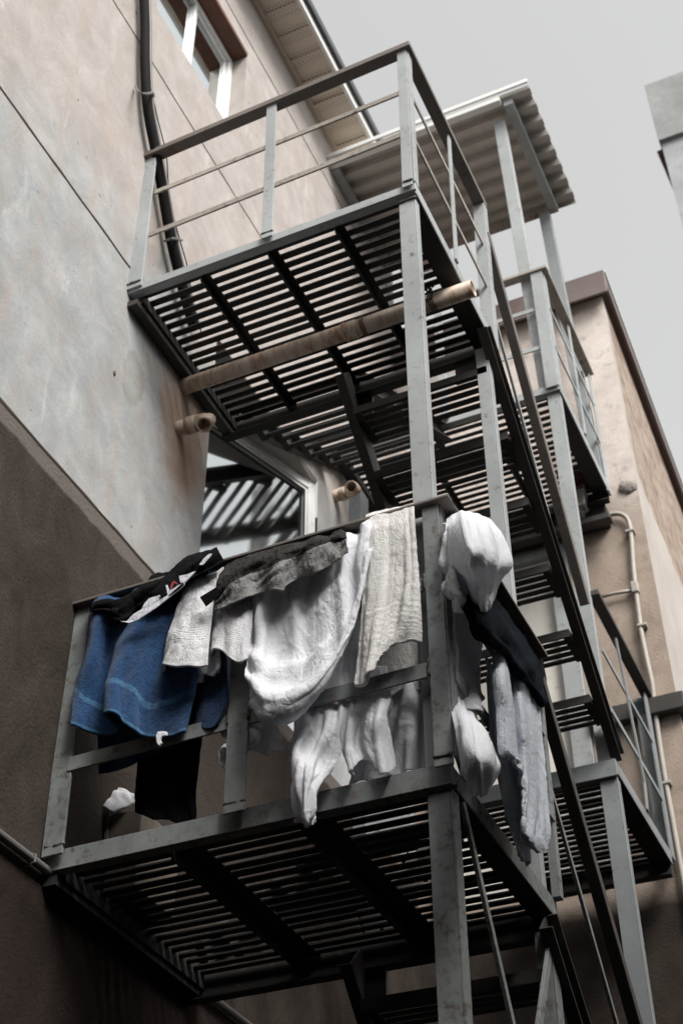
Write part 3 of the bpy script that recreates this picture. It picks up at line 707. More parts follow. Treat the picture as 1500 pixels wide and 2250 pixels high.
def elbow_stub(y, z, x1, drop, r, label, fwd):
    t_ = thing('pipe_stub', label, 'pipe', (0, y, z))
    pts = [(0, y, z), (x1 * .5, y, z)]
    R_ = r * 1.6
    for i in range(9):
        a = i / 8 * math.pi / 2
        pts.append((x1 * .5 + R_ * math.sin(a), y - fwd * R_ * (1 - math.cos(a)), z - drop * R_ * (1 - math.cos(a))))
    last = Vector(pts[-1]); dd = Vector((0, -fwd, -drop)).normalized(); pts.append(tuple(last + dd * r * .7))
    b = B(); rg = tube(b, pts, r, 24, caps=False); e = last + dd * r * .7
    rr_ = [b.verts.new(e + (v.co - e) * .80) for v in rg[-1]]; rr2 = [b.verts.new(v.co - dd * .08) for v in rr_]
    for k in range(24): b.faces.new([rg[-1][k], rg[-1][(k + 1) % 24], rr_[(k + 1) % 24], rr_[k]]); b.faces.new([rr_[k], rr_[(k + 1) % 24], rr2[(k + 1) % 24], rr2[k]])
    b.faces.new(rr2); o = fin('elbow', b, m_pvc.m, t_, smooth=True)
    b = B(); tube(b, [(x1 * .22, y, z), (x1 * .46, y, z)], r * 1.09, 24); fin('coupling', b, m_pvc.m, t_, bevel=.003)
elbow_stub(.50, -.385, .20, .87, .036, 'pale plastic pipe elbow sticking out of the wall left of the stair window', .5)
elbow_stub(2.16, .545, .15, .45, .036, 'orange-brown plastic pipe stub in the wall right of the stair window', .89)

# thick black cable bundle down the left wall
cb_ = thing('cable_bundle', 'thick black cable bundle with a grey conduit hanging down the left wall', 'cable', (0.03, -.2, 1.2))
def wallpts(L, x): return [tuple(at('x', x, *p)) for p in L]
CP = [(318, -60), (320, 0), (322, 60), (322, 130), (325, 205), (332, 262), (345, 330), (357, 400), (366, 450), (378, 520), (392, 580), (410, 650), (430, 720)]
b = B(); tube(b, wallpts([(a - 3, c) for a, c in CP], .05), .026, 12, smoothpath=70); fin('cable', b, m_black, cb_, smooth=True)
m_cond = N('grey_conduit').set(col=(.12, .115, .115), rough=.5)
b = B(); tube(b, wallpts([(a + 7, c) for a, c in CP], .040), .0125, 10, smoothpath=70); fin('conduit', b, m_cond, cb_, smooth=True)
b = B(); tube(b, wallpts([(a + 16 + 5 * math.sin(c / 40), c + 10) for a, c in CP[4:]], .03), .0035, 6, smoothpath=60); fin('thin_cable', b, m_black, cb_, smooth=True)
b = B(); tube(b, [at('x', .012, 298, 190), at('x', .085, 306, 203), at('x', .10, 322, 206), at('x', .085, 336, 204), at('x', .012, 338, 212)], .006, 6, smoothpath=14)
fin('clip', b, m_cond, cb_)
b = B(); tube(b, [at('x', .012, 362, 530), at('x', .10, 380, 524), at('x', .02, 400, 528)], .006, 6, smoothpath=10); fin('clip', b, m_cond, cb_)

# conduit on the lower left of the wall
cl = thing('wall_conduit', 'dark thin conduit running low along the wall under the laundry landing', 'conduit', (.02, 0, -2.71))
b = B(); tube(b, [(.02, -3, -2.735), (.02, -.24, -2.722), (.02, 3.1, -2.70)], .014, 12); fin('pipe', b, m_cond, cl, smooth=True)
for y in (-.1, .9, 1.8):
    b = B(); tube(b, [(.004, y, -2.70), (.036, y, -2.712), (.036, y, -2.735), (.004, y, -2.745)], .004, 6); fin('clip', b, m_cond, cl)
# groove end fitting: small marks on wall (anchors)
for (px, py, r) in ((252, 820, .009), (300, 28, .006)):
    p = at('x', .002, px, py); b = B(); bmesh.ops.create_icosphere(b, subdivisions=2, radius=r, matrix=Matrix.Translation(p) @ Matrix.Diagonal((.4, 1, 1.6, 1)))
    t_ = fin('wall_anchor', b, m_rust); t_['label'] = 'small dark anchor hole in the cream wall' + (' below the big grey stain' if py > 500 else ' near the top of the cable'); t_['category'] = 'wall anchor'

# conduit with bends on the back wall
yb = 3.172
def bp(L, y=yb): return [tuple(at('y', y, *p)) for p in L]
m_cp = paint('painted_conduit', (.44, .41, .37), rust=.4, rcol=(.2, .12, .08), dirt=.3, seed=51)
cw = thing('back_wall_conduit', 'bent painted steel conduit on the back wall leading from a round box to the ground', 'conduit', (1.3, yb, -1))
b = B(); tube(b, bp([(1302, 1142), (1322, 1136), (1345, 1130), (1362, 1130), (1376, 1139), (1383, 1158), (1386, 1185), (1389, 1230), (1393, 1275), (1400, 1330), (1408, 1390), (1420, 1450), (1431, 1500), (1436, 1540), (1446, 1620), (1460, 1710), (1478, 1810), (1492, 1890), (1515, 2020)]), .0135, 12, smoothpath=120); fin('pipe', b, m_cp, cw, smooth=True)
b = B(); tube(b, bp([(1318, 1312), (1355, 1303), (1390, 1297)]), .010, 10); fin('branch_pipe', b, m_cp, cw, smooth=True)
for (x_, y_) in ((1383, 1168), (1410, 1375), (1462, 1722), (1318, 1138)):
    p = Vector(bp([(x_, y_)])[0]); b = B(); box(b, p.x - .026, p.x + .026, yb - .018, yb + .026, p.z - .008, p.z + .008); fin('clamp', b, m_cp, cw, bevel=.003)
b = B(); p = Vector(bp([(1394, 1290)])[0]); box(b, p.x - .02, p.x + .02, yb - .022, yb + .02, p.z - .045, p.z + .03); fin('tee', b, m_cp, cw, bevel=.006)
jb = thing('junction_box', 'round pale junction box at the end of the bent conduit', 'junction box', (1.15, 3.17, .8))
p = at('y', 3.16, 1284, 1130); b = B(); tube(b, [(p.x, 3.2, p.z), (p.x, 3.12, p.z)], .052, 20); fin('box', b, m_cp, jb, bevel=.006)
b = B(); tube(b, [(p.x, 3.12, p.z), (p.x, 3.108, p.z)], .04, 20); fin('lid', b, m_cp, jb, bevel=.003)
# lantern: tapering square white lamp on the wall under the top landing
la = thing('wall_lantern', 'white square wall lantern below the top landing', 'lantern', (1.12, 3.08, .8))
m_lens = N('frosted_lens').set(col=(.55, .52, .46), rough=.4)
c = at('y', 3.06, 1268, 1085)
def frustum(bm, cx, cy, z0, z1, r0, r1):
    v = [bm.verts.new((cx + s * r, cy + t * r, z)) for z, r in ((z0, r0), (z1, r1)) for s, t in ((-1,-1),(1,-1),(1,1),(-1,1))]
    for f in ((3,2,1,0),(4,5,6,7),(0,1,5,4),(1,2,6,5),(2,3,7,6),(3,0,4,7)): bm.faces.new([v[k] for k in f])
b = B(); frustum(b, c.x, c.y, c.z - .11, c.z + .05, .035, .062); fin('lens', b, m_lens, la)
b = B()
for s, t in ((-1,-1),(1,-1),(1,1),(-1,1)): bar(b, (c.x + s * .035, c.y + t * .035, c.z - .11), (c.x + s * .063, c.y + t * .063, c.z + .05), .010, .010)
for s, t, s2, t2 in ((-1,-1,1,-1),(1,-1,1,1),(1,1,-1,1),(-1,1,-1,-1)):
    bar(b, (c.x + s * .064, c.y + t * .064, c.z + .055), (c.x + s2 * .064, c.y + t2 * .064, c.z + .055), .014, .014); bar(b, (c.x + s * .036, c.y + t * .036, c.z - .115), (c.x + s2 * .036, c.y + t2 * .036, c.z - .115), .012, .012)
fin('cage', b, m_white, la)
b = B(); frustum(b, c.x, c.y, c.z + .06, c.z + .10, .07, .02); fin('cap', b, m_white, la)
b = B(); bar(b, (c.x, c.y, c.z - .12), (c.x, 3.2, c.z - .14), .02, .02); fin('arm', b, m_white, la)

# ------------------------------------------------------------------ laundry
def at_arr(plane, P):
    """P (...,3) = photo x, photo y, distance out from the railing plane, in metres -> world points"""
    d = np.stack([(P[..., 0] - PPX) / CF, (P[..., 1] - PPY) / CF, np.ones(P.shape[:-1])], -1) @ CR
    if plane == 'y': t = (-P[..., 2] - CC[1]) / d[..., 1]
    else: t = (W + P[..., 2] - CC[0]) / d[..., 0]
    return CC + d * t[..., None]
def resample(row, n):
    row = np.asarray(row, float); m = len(row)
    seg = np.r_[0, np.cumsum(np.sqrt(((row[1:, :2] - row[:-1, :2]) ** 2).sum(1)) + .5)]; seg /= seg[-1]
    return row, m
def cloth(name, plane, rows, nu, nv, mat, parent=None, thick=.004, folds=(), wr=(.004, 14), seed=0, label=None, cat=None, group=None, edge=0.0, bulge=0, cols=None, wr2=None):
    R_ = []
    for r in rows:
        r = [(*p[:2], p[2]) for p in r]; m = len(r)
        R_.append([cr(r, (m - 1) * i / (nu - 1)) for i in range(nu)])
    R_ = np.array(R_); nr = len(rows)
    G = np.array([[cr(R_[:, i], (nr - 1) * j / (nv - 1)) for i in range(nu)] for j in range(nv)])   # nv, nu, 3
    u = np.linspace(0, 1, nu)[None, :, None]; v = np.linspace(0, 1, nv)[:, None, None]
    P3 = at_arr(plane, G)
    du = np.gradient(P3, axis=1); dv = np.gradient(P3, axis=0); nrm = np.cross(du, dv); nrm /= np.linalg.norm(nrm, axis=2, keepdims=True) + 1e-9
    out = np.array([0, -1., 0]) if plane == 'y' else np.array([1., 0, 0])
    if (nrm.reshape(-1, 3) @ out).mean() < 0: nrm = -nrm
    disp = np.zeros((nv, nu))
    for (kind, amp, fr, pw) in folds:
        for j in range(nv):
            for i in range(nu):
                uu, vv = i / (nu - 1), j / (nv - 1)
                if kind == 'u': s = mnoise.noise((uu * fr + seed * 7, vv * 1.2, seed)) ; k = vv ** pw if pw >= 0 else (1 - vv) ** -pw
                elif kind == 'v': s = mnoise.noise((uu * 1.6, vv * fr + seed * 3, seed + 5.5)); k = vv ** pw
                else: s = mnoise.noise((uu * fr + vv * fr * .8, vv * fr * .5 - uu * fr * .3, seed)); k = vv ** pw
                s = math.copysign(abs(s) ** .8, s)
                disp[j, i] += amp * k * s * 1.6
    if wr[0]:
        a, f = wr
        for j in range(nv):
            for i in range(nu):
                p = P3[j, i]; q = Vector((p[0] * f + seed, p[1] * f, p[2] * f * .6))
                s1 = mnoise.noise(q + Vector((mnoise.noise(q * .7) * 1.5, 0, mnoise.noise(q * .9 + Vector((9, 9, 9))) * 1.2)))
                s2 = 1 - abs(mnoise.noise(q * 2.3)) * 2
                disp[j, i] += a * (s1 * 1.4 + .5 * s2 * s2)
    if mat is f_white or mat is f_tee:
        # sharp wandering creases where thin cotton has been wrung
        ca = .0022
        for j in range(nv):
            for i in range(nu):
                p = P3[j, i]; q = Vector((p[0] * 9 + p[2] * 4 + seed, p[1] * 9, p[2] * 5 - p[0] * 3))
                q2 = q + Vector((mnoise.noise(q * 1.3), mnoise.noise(q * 1.3 + Vector((7, 7, 7))), 0)) * .6
                n1 = mnoise.noise(q2); n2 = mnoise.noise(q2 * 2.1 + Vector((3, 1, 8)))
                disp[j, i] += ca * max(0, 1 - abs(n1) * 6) ** 1.4 - ca * .5 * max(0, 1 - abs(n2) * 6) ** 1.4
    P3 = P3 + nrm * disp[..., None]
    if edge:
        jit = np.array([[mnoise.noise((j * .9, i * .9, seed)) for i in range(nu)] for j in range(nv)]); P3 = P3 + nrm * (jit * edge)[..., None]
    bm = bmesh.new(); uvl = bm.loops.layers.uv.new('UVMap')
    V = [[bm.verts.new(P3[j, i]) for i in range(nu)] for j in range(nv)]
    for j in range(nv - 1):
        for i in range(nu - 1):
            f = bm.faces.new([V[j][i], V[j][i + 1], V[j + 1][i + 1], V[j + 1][i]])
            for l, (a, c) in zip(f.loops, ((j, i), (j, i + 1), (j + 1, i + 1), (j + 1, i))): l[uvl].uv = (c / (nu - 1), 1 - a / (nv - 1))
    o = fin(name, bm, mat, parent, smooth=True, solid=thick, label=label, cat=cat, group=group)
    return o

def fabric(name, col, terry=False, stripes=(), ribs=None, dirt=.1, dcol=None, hem=None, wrk=.5, soft=.12):
    """stripes: (v0, v1, colour) across the cloth, v measured from the first row (0) to the last (1)"""
    m = N(name); uv = m.n('ShaderNodeSeparateXYZ'); m.l(m.geo.outputs['UV'], uv.inputs[0])
    v = m.math('SUBTRACT', 1.0, uv.outputs[1]); mid = m.noise(7, 5, .6)
    c = m.mix(m.ramp(mid, [(.4, 0), (.75, min(1, dirt * 3))]), col, dcol or tuple(x * .72 for x in col))
    wob = m.math('MULTIPLY', m.math('SUBTRACT', m.noise(9, 3, .5), .5), .012)
    vw = m.math('ADD', v, wob); mask = None
    for (a, b_, sc_) in stripes:
        k = m.math('MULTIPLY', m.math('GREATER_THAN', vw, a), m.math('LESS_THAN', vw, b_))
        c = m.mix(k, c, sc_); mask = k if mask is None else m.math('MAXIMUM', mask, k)
    if terry:
        l1 = m.noise(210, 3, .7); l2 = m.noise(62, 4, .7)
        h = m.math('ADD', m.math('MULTIPLY', l1, 1.0), m.math('MULTIPLY', l2, .7))
        if mask is not None: h = m.math('MULTIPLY', h, m.math('SUBTRACT', 1.0, m.math('MULTIPLY', mask, .85)))
        c = m.mix(m.ramp(l1, [(.36, .25), (.52, 0)]), c, tuple(x * .5 for x in col))
        c = m.mix(m.ramp(l2, [(.36, .3 if max(col) > .4 else .55), (.54, 0)]), c, tuple(x * (.74 if max(col) > .4 else .35) for x in col)); c = m.mix(m.ramp(l2, [(.56, 0), (.68, .35)]), c, tuple(min(.9, x * 1.5) for x in col))
        nor = m.bump(h, .75, .009)
    else:
        w0 = m.noise(20, 5, .6, m.map(scale=(1.5, 1, .8), rot=(0, math.radians(25), 0)), dist=1.2); w1 = m.math('SUBTRACT', 1.0, m.math('ABSOLUTE', m.math('MULTIPLY', m.math('SUBTRACT', w0, .5), 5.0)), clamp=True); w2 = m.noise(45, 4, .6, dist=1.0)
        nor = m.bump(m.math('ADD', m.math('MULTIPLY', w1, .5), m.math('ADD', w0, m.math('MULTIPLY', w2, .3))), wrk, .013)
    if ribs:
        for (a, b_, nn_) in ribs:
            k = m.math('MULTIPLY', m.math('GREATER_THAN', v, a), m.math('LESS_THAN', v, b_))
            s = m.math('MULTIPLY', m.math('SINE', m.math('MULTIPLY', v, 2 * math.pi * nn_ / (b_ - a))), k)
            nor = m.bump(s, .22, .003, prev=nor)
    m.set(col=c, rough=.95, spec=.08, sheen=0.0 if max(col) < .1 else (.2 if terry else .05), nor=nor)
    if soft:
        tl = m.n('ShaderNodeBsdfTranslucent'); mx = m.n('ShaderNodeMixShader'); mx.inputs[0].default_value = soft
        m.l(c, tl.inputs[0]); m.l(m.b.outputs[0], mx.inputs[1]); m.l(tl.outputs[0], mx.inputs[2]); m.l(mx.outputs[0], m.o.inputs[0])
    return m.m
WHITE = (.84, .855, .895)
f_white = fabric('white_cotton', WHITE, dirt=.06, soft=.28, wrk=.4, ribs=((.955, .975, 2),))
f_white_t = fabric('white_terry', (.83, .845, .88), terry=True, ribs=((.55, .72, 6),), dirt=.06)
f_blue = fabric('blue_terry', (.017, .066, .175), terry=True, stripes=((.855, .876, (.055, .14, .25)), (.985, 1.1, (.05, .13, .24))), dcol=(.012, .036, .09), dirt=.2, soft=.05)
f_black = fabric('black_cotton', (.004, .004, .005), dirt=.1, soft=0)
f_tee = fabric('two_tone_jersey', (.045, .042, .041), stripes=((.62, 1.1, (.235, .235, .235)),), dirt=.05, wrk=1.0)
f_beige = fabric('beige_terry', (.87, .865, .85), terry=True, ribs=((.76, .93, 7),), dirt=.03, dcol=(.80, .79, .77))
f_navy = fabric('navy_fabric', (.0035, .007, .012), terry=True, dirt=.2, soft=0)
f_ltowel = fabric('pale_terry', (.66, .71, .79), terry=True, dirt=.05)
f_print = fabric('white_print', (.62, .63, .70), dirt=.05, soft=0)
f_red = N('red_print').set(col=(.30, .03, .05), rough=.8)
LG = 'laundry hung over the lower landing railing'

def D_(L, d):
    """give a list of (x, y) the same depth, or depths from a list"""
    return [(*p, (d[i] if isinstance(d, (list, tuple)) else d)) for i, p in enumerate(L)]

cloth('towel', 'y', [
    D_([(217,1700),(250,1694),(290,1680),(330,1660),(370,1645),(410,1620),(440,1602),(470,1597),(500,1542)], [-.06,-.08,-.05,-.07,-.05,-.03,.03,.05,.06]),
    D_([(214,1600),(255,1600),(300,1590),(340,1580),(380,1565),(420,1555),(450,1540),(475,1530),(497,1500)], [-.04,-.06,-.04,-.05,-.04,-.02,.03,.05,.055]),
    D_([(208,1420),(250,1410),(290,1400),(330,1390),(370,1380),(410,1372),(440,1362),(465,1352),(487,1345)], -.015),
    D_([(206,1329),(242,1320),(278,1312),(312,1303),(345,1293),(378,1284),(410,1274),(440,1266),(468,1258)], .03),
    D_([(202,1342),(238,1334),(274,1326),(308,1317),(341,1307),(374,1298),(406,1288),(436,1280),(464,1272)], .078),
    D_([(186,1440),(212,1440),(240,1436),(262,1428),(292,1424),(330,1420),(370,1412),(410,1404),(452,1390)], [.075,.085,.07,.09,.12,.10,.075,.07,.06]),
    D_([(166,1512),(192,1538),(238,1548),(242,1508),(262,1496),(292,1512),(330,1545),(375,1535),(430,1515)], [.075,.06,.05,.115,.13,.11,.08,.07,.06]),
    D_([(158,1600),(192,1612),(250,1607),(235,1574),(262,1574),(286,1604),(325,1617),(370,1614),(405,1605)], [.075,.055,.035,.125,.14,.115,.085,.075,.075])],
    110, 170, f_blue, thick=.009, folds=(('u', .022, 6, .7),), wr=(.002, 14), edge=.001, label='blue terry towel with a lighter woven band, nearest the wall', cat='towel', group=LG)

sh = cloth('shirt', 'y', [
    D_([(203,1334),(228,1324),(262,1318),(300,1298),(338,1272),(372,1260),(402,1236),(440,1220),(478,1206)], .01),
    D_([(203,1338),(230,1328),(264,1323),(302,1304),(340,1279),(374,1267),(404,1244),(442,1228),(482,1214)], [.085,.09,.10,.09,.10,.09,.10,.10,.10]),
    D_([(204,1341),(232,1337),(266,1344),(302,1328),(342,1302),(380,1286),(412,1262),(448,1243),(489,1226)], [.09,.11,.13,.11,.13,.12,.12,.13,.12]),
    D_([(206,1344),(236,1347),(266,1367),(300,1351),(345,1326),(385,1306),(420,1281),(456,1259),(497,1238)], [.09,.10,.12,.11,.13,.12,.12,.13,.12])],
    90, 34, f_black, thick=.005, folds=(('n', .012, 6, 0),), wr=(.006, 22), seed=2, label='black crumpled shirt with a white printed strip, lying over the blue towel', cat='shirt', group=LG)
def patch(L, mat, d, name, parent, t=.003):
    pts = [at('y', -d, 150 + x / 3.66, 1180 + y / 3.66) for x, y in L]
    b = B(); prism(b, pts, (0, t, 0)); return fin(name, b, mat, parent)
patch([(415,676),(470,676),(505,640),(520,622),(600,575),(700,520),(800,468),(868,415),(930,362),(938,378),(905,412),(820,478),(700,572),(560,664),(490,690)], f_print, .160, 'printed_band', sh)
patch([(590,578),(612,535),(650,492),(735,466),(742,488),(700,522)], f_print, .1605, 'printed_band', sh)
patch([(783,388),(797,384),(812,425),(850,412),(880,388),(905,380),(870,412),(800,466),(796,440)], f_print, .161, 'printed_letter', sh)
patch([(890,312),(955,300),(1025,272),(1010,290),(940,362),(902,366)], f_print, .161, 'printed_band', sh)
patch([(818,415),(830,372),(848,352),(866,360),(882,378),(872,380),(856,368),(846,374),(834,408)], f_red, .1645, 'printed_letter', sh)
patch([(804,472),(830,450),(900,388),(925,368),(930,376),(880,420),(815,468)], f_black, .1650, 'printed_band', sh)
patch([(735,462),(760,447),(774,464),(746,486)], f_black, .1645, 'printed_band', sh)
patch([(1052,222),(1090,172),(1125,140),(1156,132),(1140,158),(1085,222)], f_print, .155, 'printed_band', sh)

cloth('towel', 'y', [
    D_([(478,1256),(450,1268),(425,1278),(408,1292),(405,1296),(415,1290),(445,1275),(470,1262),(486,1252),(492,1248)], [.10,.10,.10,.09,.08,.075,.07,.07,.07,.07]),
    D_([(470,1325),(440,1335),(415,1345),(392,1350),(386,1356),(400,1360),(430,1350),(460,1340),(478,1330),(484,1318)], [.11,.125,.12,.10,.085,.075,.07,.07,.08,.08]),
    D_([(461,1395),(432,1400),(405,1400),(375,1402),(369,1410),(385,1425),(415,1425),(450,1410),(466,1400),(480,1365)], [.12,.14,.14,.12,.09,.07,.065,.065,.09,.09]),
    D_([(455,1460),(415,1465),(380,1466),(357,1461),(364,1482),(400,1497),(442,1499),(450,1484),(472,1487),(485,1470)], [.13,.145,.145,.115,.07,.06,.06,.075,.085,.10])],
    120, 80, f_white_t, thick=.007, folds=(('u', .006, 10, 1),), wr=(.004, 18), edge=.0012, seed=4, label='white hand towel with a ribbed border between the blue towel and the grey shirt', cat='towel', group=LG)
cloth('towel', 'y', [
    D_([(556,1290),(538,1300),(520,1305),(503,1312),(490,1320),(483,1325),(482,1328),(486,1330)], [.09,.10,.10,.10,.09,.08,.07,.07]),
    D_([(553,1370),(535,1375),(512,1376),(495,1375),(480,1378),(472,1384),(474,1395),(482,1400)], [.10,.12,.13,.12,.115,.09,.075,.07]),
    D_([(546,1444),(530,1454),(506,1447),(490,1432),(470,1430),(462,1440),(468,1462),(480,1478)], [.12,.135,.14,.13,.125,.10,.08,.075])],
    80, 60, f_white_t, thick=.007, folds=(('u', .006, 7, 1),), wr=(.004, 18), edge=.0012, seed=5, label='small white towel with a curled hem under the left end of the grey shirt', cat='towel', group=LG)

tee = cloth('t_shirt', 'y', [
    D_([(486,1262),(508,1232),(560,1214),(610,1199),(660,1189),(700,1179),(735,1169),(757,1167)], .02),
    D_([(476,1298),(502,1256),(560,1229),(610,1212),(665,1198),(705,1188),(738,1178),(760,1174)], [.12,.13,.135,.13,.135,.13,.13,.12]),
    D_([(474,1322),(515,1288),(560,1262),(608,1246),(650,1230),(690,1212),(724,1198),(760,1188)], [.125,.15,.135,.17,.14,.165,.14,.13]),
    D_([(476,1343),(498,1333),(535,1322),(553,1302),(592,1303),(618,1296),(648,1272),(690,1256),(727,1242),(745,1221),(762,1216)], [.12,.15,.16,.155,.135,.175,.145,.17,.14,.16,.13])],
    150, 60, f_tee, thick=.004, folds=(('u', .018, 8, .6), ('n', .006, 9, .3)), wr=(.003, 20), seed=7, label='two-tone grey t-shirt, dark above and pale below, thrown over the white sheet', cat='t-shirt', group=LG)
b = B(); prism(b, [at('y', -.165, *p) for p in ((439,1312),(477,1289),(483,1306),(452,1332))], (0, .003, 0)); fin('label_tab', b, f_black, tee)

cloth('sheet', 'y', [
    D_([(545,1248),(580,1236),(620,1224),(660,1212),(700,1200),(740,1188),(775,1168),(805,1150),(832,1138)], 0),
    D_([(547,1275),(580,1264),(620,1250),(660,1238),(700,1225),(740,1208),(776,1180),(806,1160),(832,1148)], .078),
    D_([(549,1330),(575,1340),(610,1345),(650,1340),(690,1328),(730,1300),(765,1262),(795,1215),(826,1168)], [.09,.10,.085,.10,.09,.095,.09,.09,.085]),
    D_([(546,1400),(570,1425),(605,1438),(645,1438),(690,1422),(730,1385),(766,1330),(796,1262),(822,1190)], [.10,.12,.10,.11,.10,.10,.10,.10,.09]),
    D_([(541,1452),(562,1478),(600,1492),(645,1488),(690,1465),(730,1425),(766,1365),(792,1295),(815,1205)], [.12,.14,.14,.13,.12,.12,.12,.11,.10]),
    D_([(542,1500),(563,1526),(598,1540),(640,1532),(687,1508),(727,1458),(762,1392),(786,1318),(810,1220)], [.15,.19,.20,.20,.18,.16,.14,.12,.10]),
    D_([(553,1540),(578,1566),(605,1578),(638,1568),(683,1532),(724,1480),(758,1410),(782,1335),(806,1232)], [.12,.16,.17,.17,.15,.14,.12,.10,.09]),
    D_([(562,1530),(585,1550),(606,1560),(636,1550),(677,1515),(717,1465),(750,1400),(776,1330),(802,1232)], [.06,.08,.09,.09,.08,.08,.07,.07,.07])],
    210, 200, f_white, thick=.003, folds=(('u', .030, 10, -1.6), ('v', .019, 10, 1.0), ('n', .004, 8, .5)), wr=(.0018, 16), seed=9, label='large white sheet sagging in a deep loop in the middle of the railing', cat='sheet', group=LG)

cloth('towel', 'y', [
    D_([(772,1552),(810,1551),(845,1542),(870,1528),(893,1514),(922,1520)], [-.03,-.05,-.06,-.05,-.04,-.05]),
    D_([(790,1400),(820,1395),(850,1390),(875,1382),(900,1378),(922,1376)], -.03),
    D_([(803,1152),(828,1147),(852,1141),(874,1137),(893,1132),(909,1128)], .01),
    D_([(802,1166),(828,1160),(853,1154),(876,1149),(895,1144),(911,1140)], .080),
    D_([(799,1280),(825,1276),(852,1270),(878,1264),(900,1260),(918,1256)], [.085,.10,.095,.09,.10,.09]),
    D_([(792,1390),(812,1388),(838,1372),(864,1356),(890,1354),(924,1366)], [.09,.12,.12,.10,.11,.09]),
    D_([(781,1508),(798,1502),(818,1474),(842,1434),(876,1412),(926,1411)], [.10,.14,.155,.125,.10,.09])],
    90, 190, f_beige, thick=.010, folds=(('u', .010, 8, 2),), wr=(.003, 18), edge=.002, seed=11, label='off-white towel with ribbed border hanging straight beside the corner post', cat='towel', group=LG)

cloth('pillowcase', 'y', [
    D_([(493,1420),(518,1416),(545,1410),(578,1405),(612,1400)], -.02),
    D_([(490,1520),(512,1516),(540,1510),(575,1505),(605,1500)], [.01,-.01,.02,-.01,.01]),
    D_([(484,1598),(508,1596),(535,1590),(568,1582),(612,1572)], [.02,-.01,.02,-.01,.01]),
    D_([(500,1630),(520,1622),(545,1625),(580,1620),(616,1600)], [.02,-.01,.025,-.01,.01]),
    D_([(500,1696),(489,1684),(500,1652),(540,1650),(590,1655),(623,1648)], [-.02,.01,.03,.0,-.01,.0])],
    110, 130, f_white, thick=.003, folds=(('u', .022, 7, .8),), wr=(.006, 16), seed=13, label='white pillowcase hanging behind the middle upright of the railing', cat='pillowcase', group=LG)
cloth('shirt', 'y', [
    D_([(655,1500),(680,1495),(705,1490),(735,1485),(752,1480)], -.01),
    D_([(652,1562),(680,1556),(705,1552),(735,1546),(754,1540)], .015),
    D_([(645,1605),(672,1596),(700,1604),(730,1602),(753,1590)], [.04,.07,.04,.05,.03]),
    D_([(633,1655),(655,1642),(682,1654),(708,1668),(748,1664)], [.06,.10,.07,.05,.03]),
    D_([(637,1700),(655,1692),(675,1692),(697,1704),(714,1702)], [.07,.12,.13,.10,.06]),
    D_([(639,1742),(655,1746),(670,1742),(686,1737),(698,1744)], [.08,.12,.14,.12,.08]),
    D_([(653,1790),(662,1795),(672,1796),(682,1792),(693,1784)], [.07,.11,.13,.11,.07]),
    D_([(655,1806),(664,1812),(675,1816),(684,1813),(690,1804)], [.06,.09,.10,.09,.06])],
    110, 170, f_white, thick=.003, folds=(('n', .010, 6, .4), ('u', .010, 7, .3)), wr=(.0015, 14), seed=15, label='white shirt whose twisted sleeve hangs down over the edge of the landing', cat='shirt', group=LG)
cloth('blouse', 'y', [
    D_([(753,1480),(778,1475),(803,1470),(830,1465),(850,1465)], -.02),
    D_([(753,1545),(776,1540),(802,1536),(832,1532),(860,1535)], .01),
    D_([(753,1600),(770,1592),(792,1582),(822,1586),(846,1572)], [.03,.06,.02,.05,.02]),
    D_([(757,1660),(766,1640),(786,1630),(822,1640),(858,1618)], [.03,.07,.02,.04,.01]),
    D_([(768,1709),(774,1690),(800,1668),(838,1704),(872,1682)], [.02,.07,.02,.05,.01])],
    100, 120, f_white, thick=.003, folds=(('u', .012, 8, .5),), wr=(.0015, 14), seed=17, label='white blouse with a gathered hem just above the landing edge', cat='blouse', group=LG)
cloth('sheet', 'y', [
    D_([(830,1440),(862,1435),(895,1430),(932,1425)], -.06),
    D_([(838,1540),(870,1534),(902,1528),(934,1522)], [-.05,-.08,-.05,-.07]),
    D_([(800,1620),(850,1610),(895,1600),(936,1592)], [-.05,-.08,-.05,-.07]),
    D_([(765,1725),(820,1712),(880,1700),(938,1688)], [-.05,-.08,-.05,-.07])],
    80, 80, f_white, thick=.003, folds=(('u', .040, 6, .5),), wr=(.006, 12), seed=19, label='white sheet hanging low behind the blouse next to the corner post', cat='sheet', group=LG)
cloth('sheet', 'y', [
    D_([(740,1205),(762,1198),(782,1192),(802,1186)], -.005),
    D_([(715,1330),(745,1325),(772,1320),(798,1315)], [-.01,.0,-.02,-.01]),
    D_([(690,1440),(725,1440),(760,1436),(796,1430)], [-.01,.01,-.02,-.01]),
    D_([(672,1540),(700,1548),(742,1552),(790,1540)], [-.01,.02,-.02,.0])],
    60, 100, f_white, thick=.003, folds=(('u', .022, 6, .7),), wr=(.006, 15), seed=21, label='white sheet glimpsed between the sagging sheet and the off-white towel', cat='sheet', group=LG)
cloth('trousers', 'y', [
    D_([(318,1470),(352,1460),(388,1452),(432,1440)], -.08),
    D_([(310,1620),(350,1612),(392,1604),(442,1592)], [-.09,-.07,-.09,-.08]),
    D_([(304,1700),(342,1702),(384,1700),(434,1690)], [-.10,-.07,-.10,-.08]),
    D_([(297,1785),(332,1797),(375,1805),(418,1814),(429,1788)], [-.10,-.06,-.10,-.08,-.10])],
    60, 80, f_black, thick=.005, folds=(('u', .015, 5, .8),), wr=(.005, 12), seed=23, label='black trouser leg hanging behind the railing below the blue towel', cat='trousers', group=LG)
tg = B(); random.seed(12)
pts_ = [at('y', -.13, *p) for p in ((346,1608),(356,1606),(367,1608),(366,1614),(356,1616),(352,1624),(355,1632),(350,1638),(345,1632),(343,1618))]
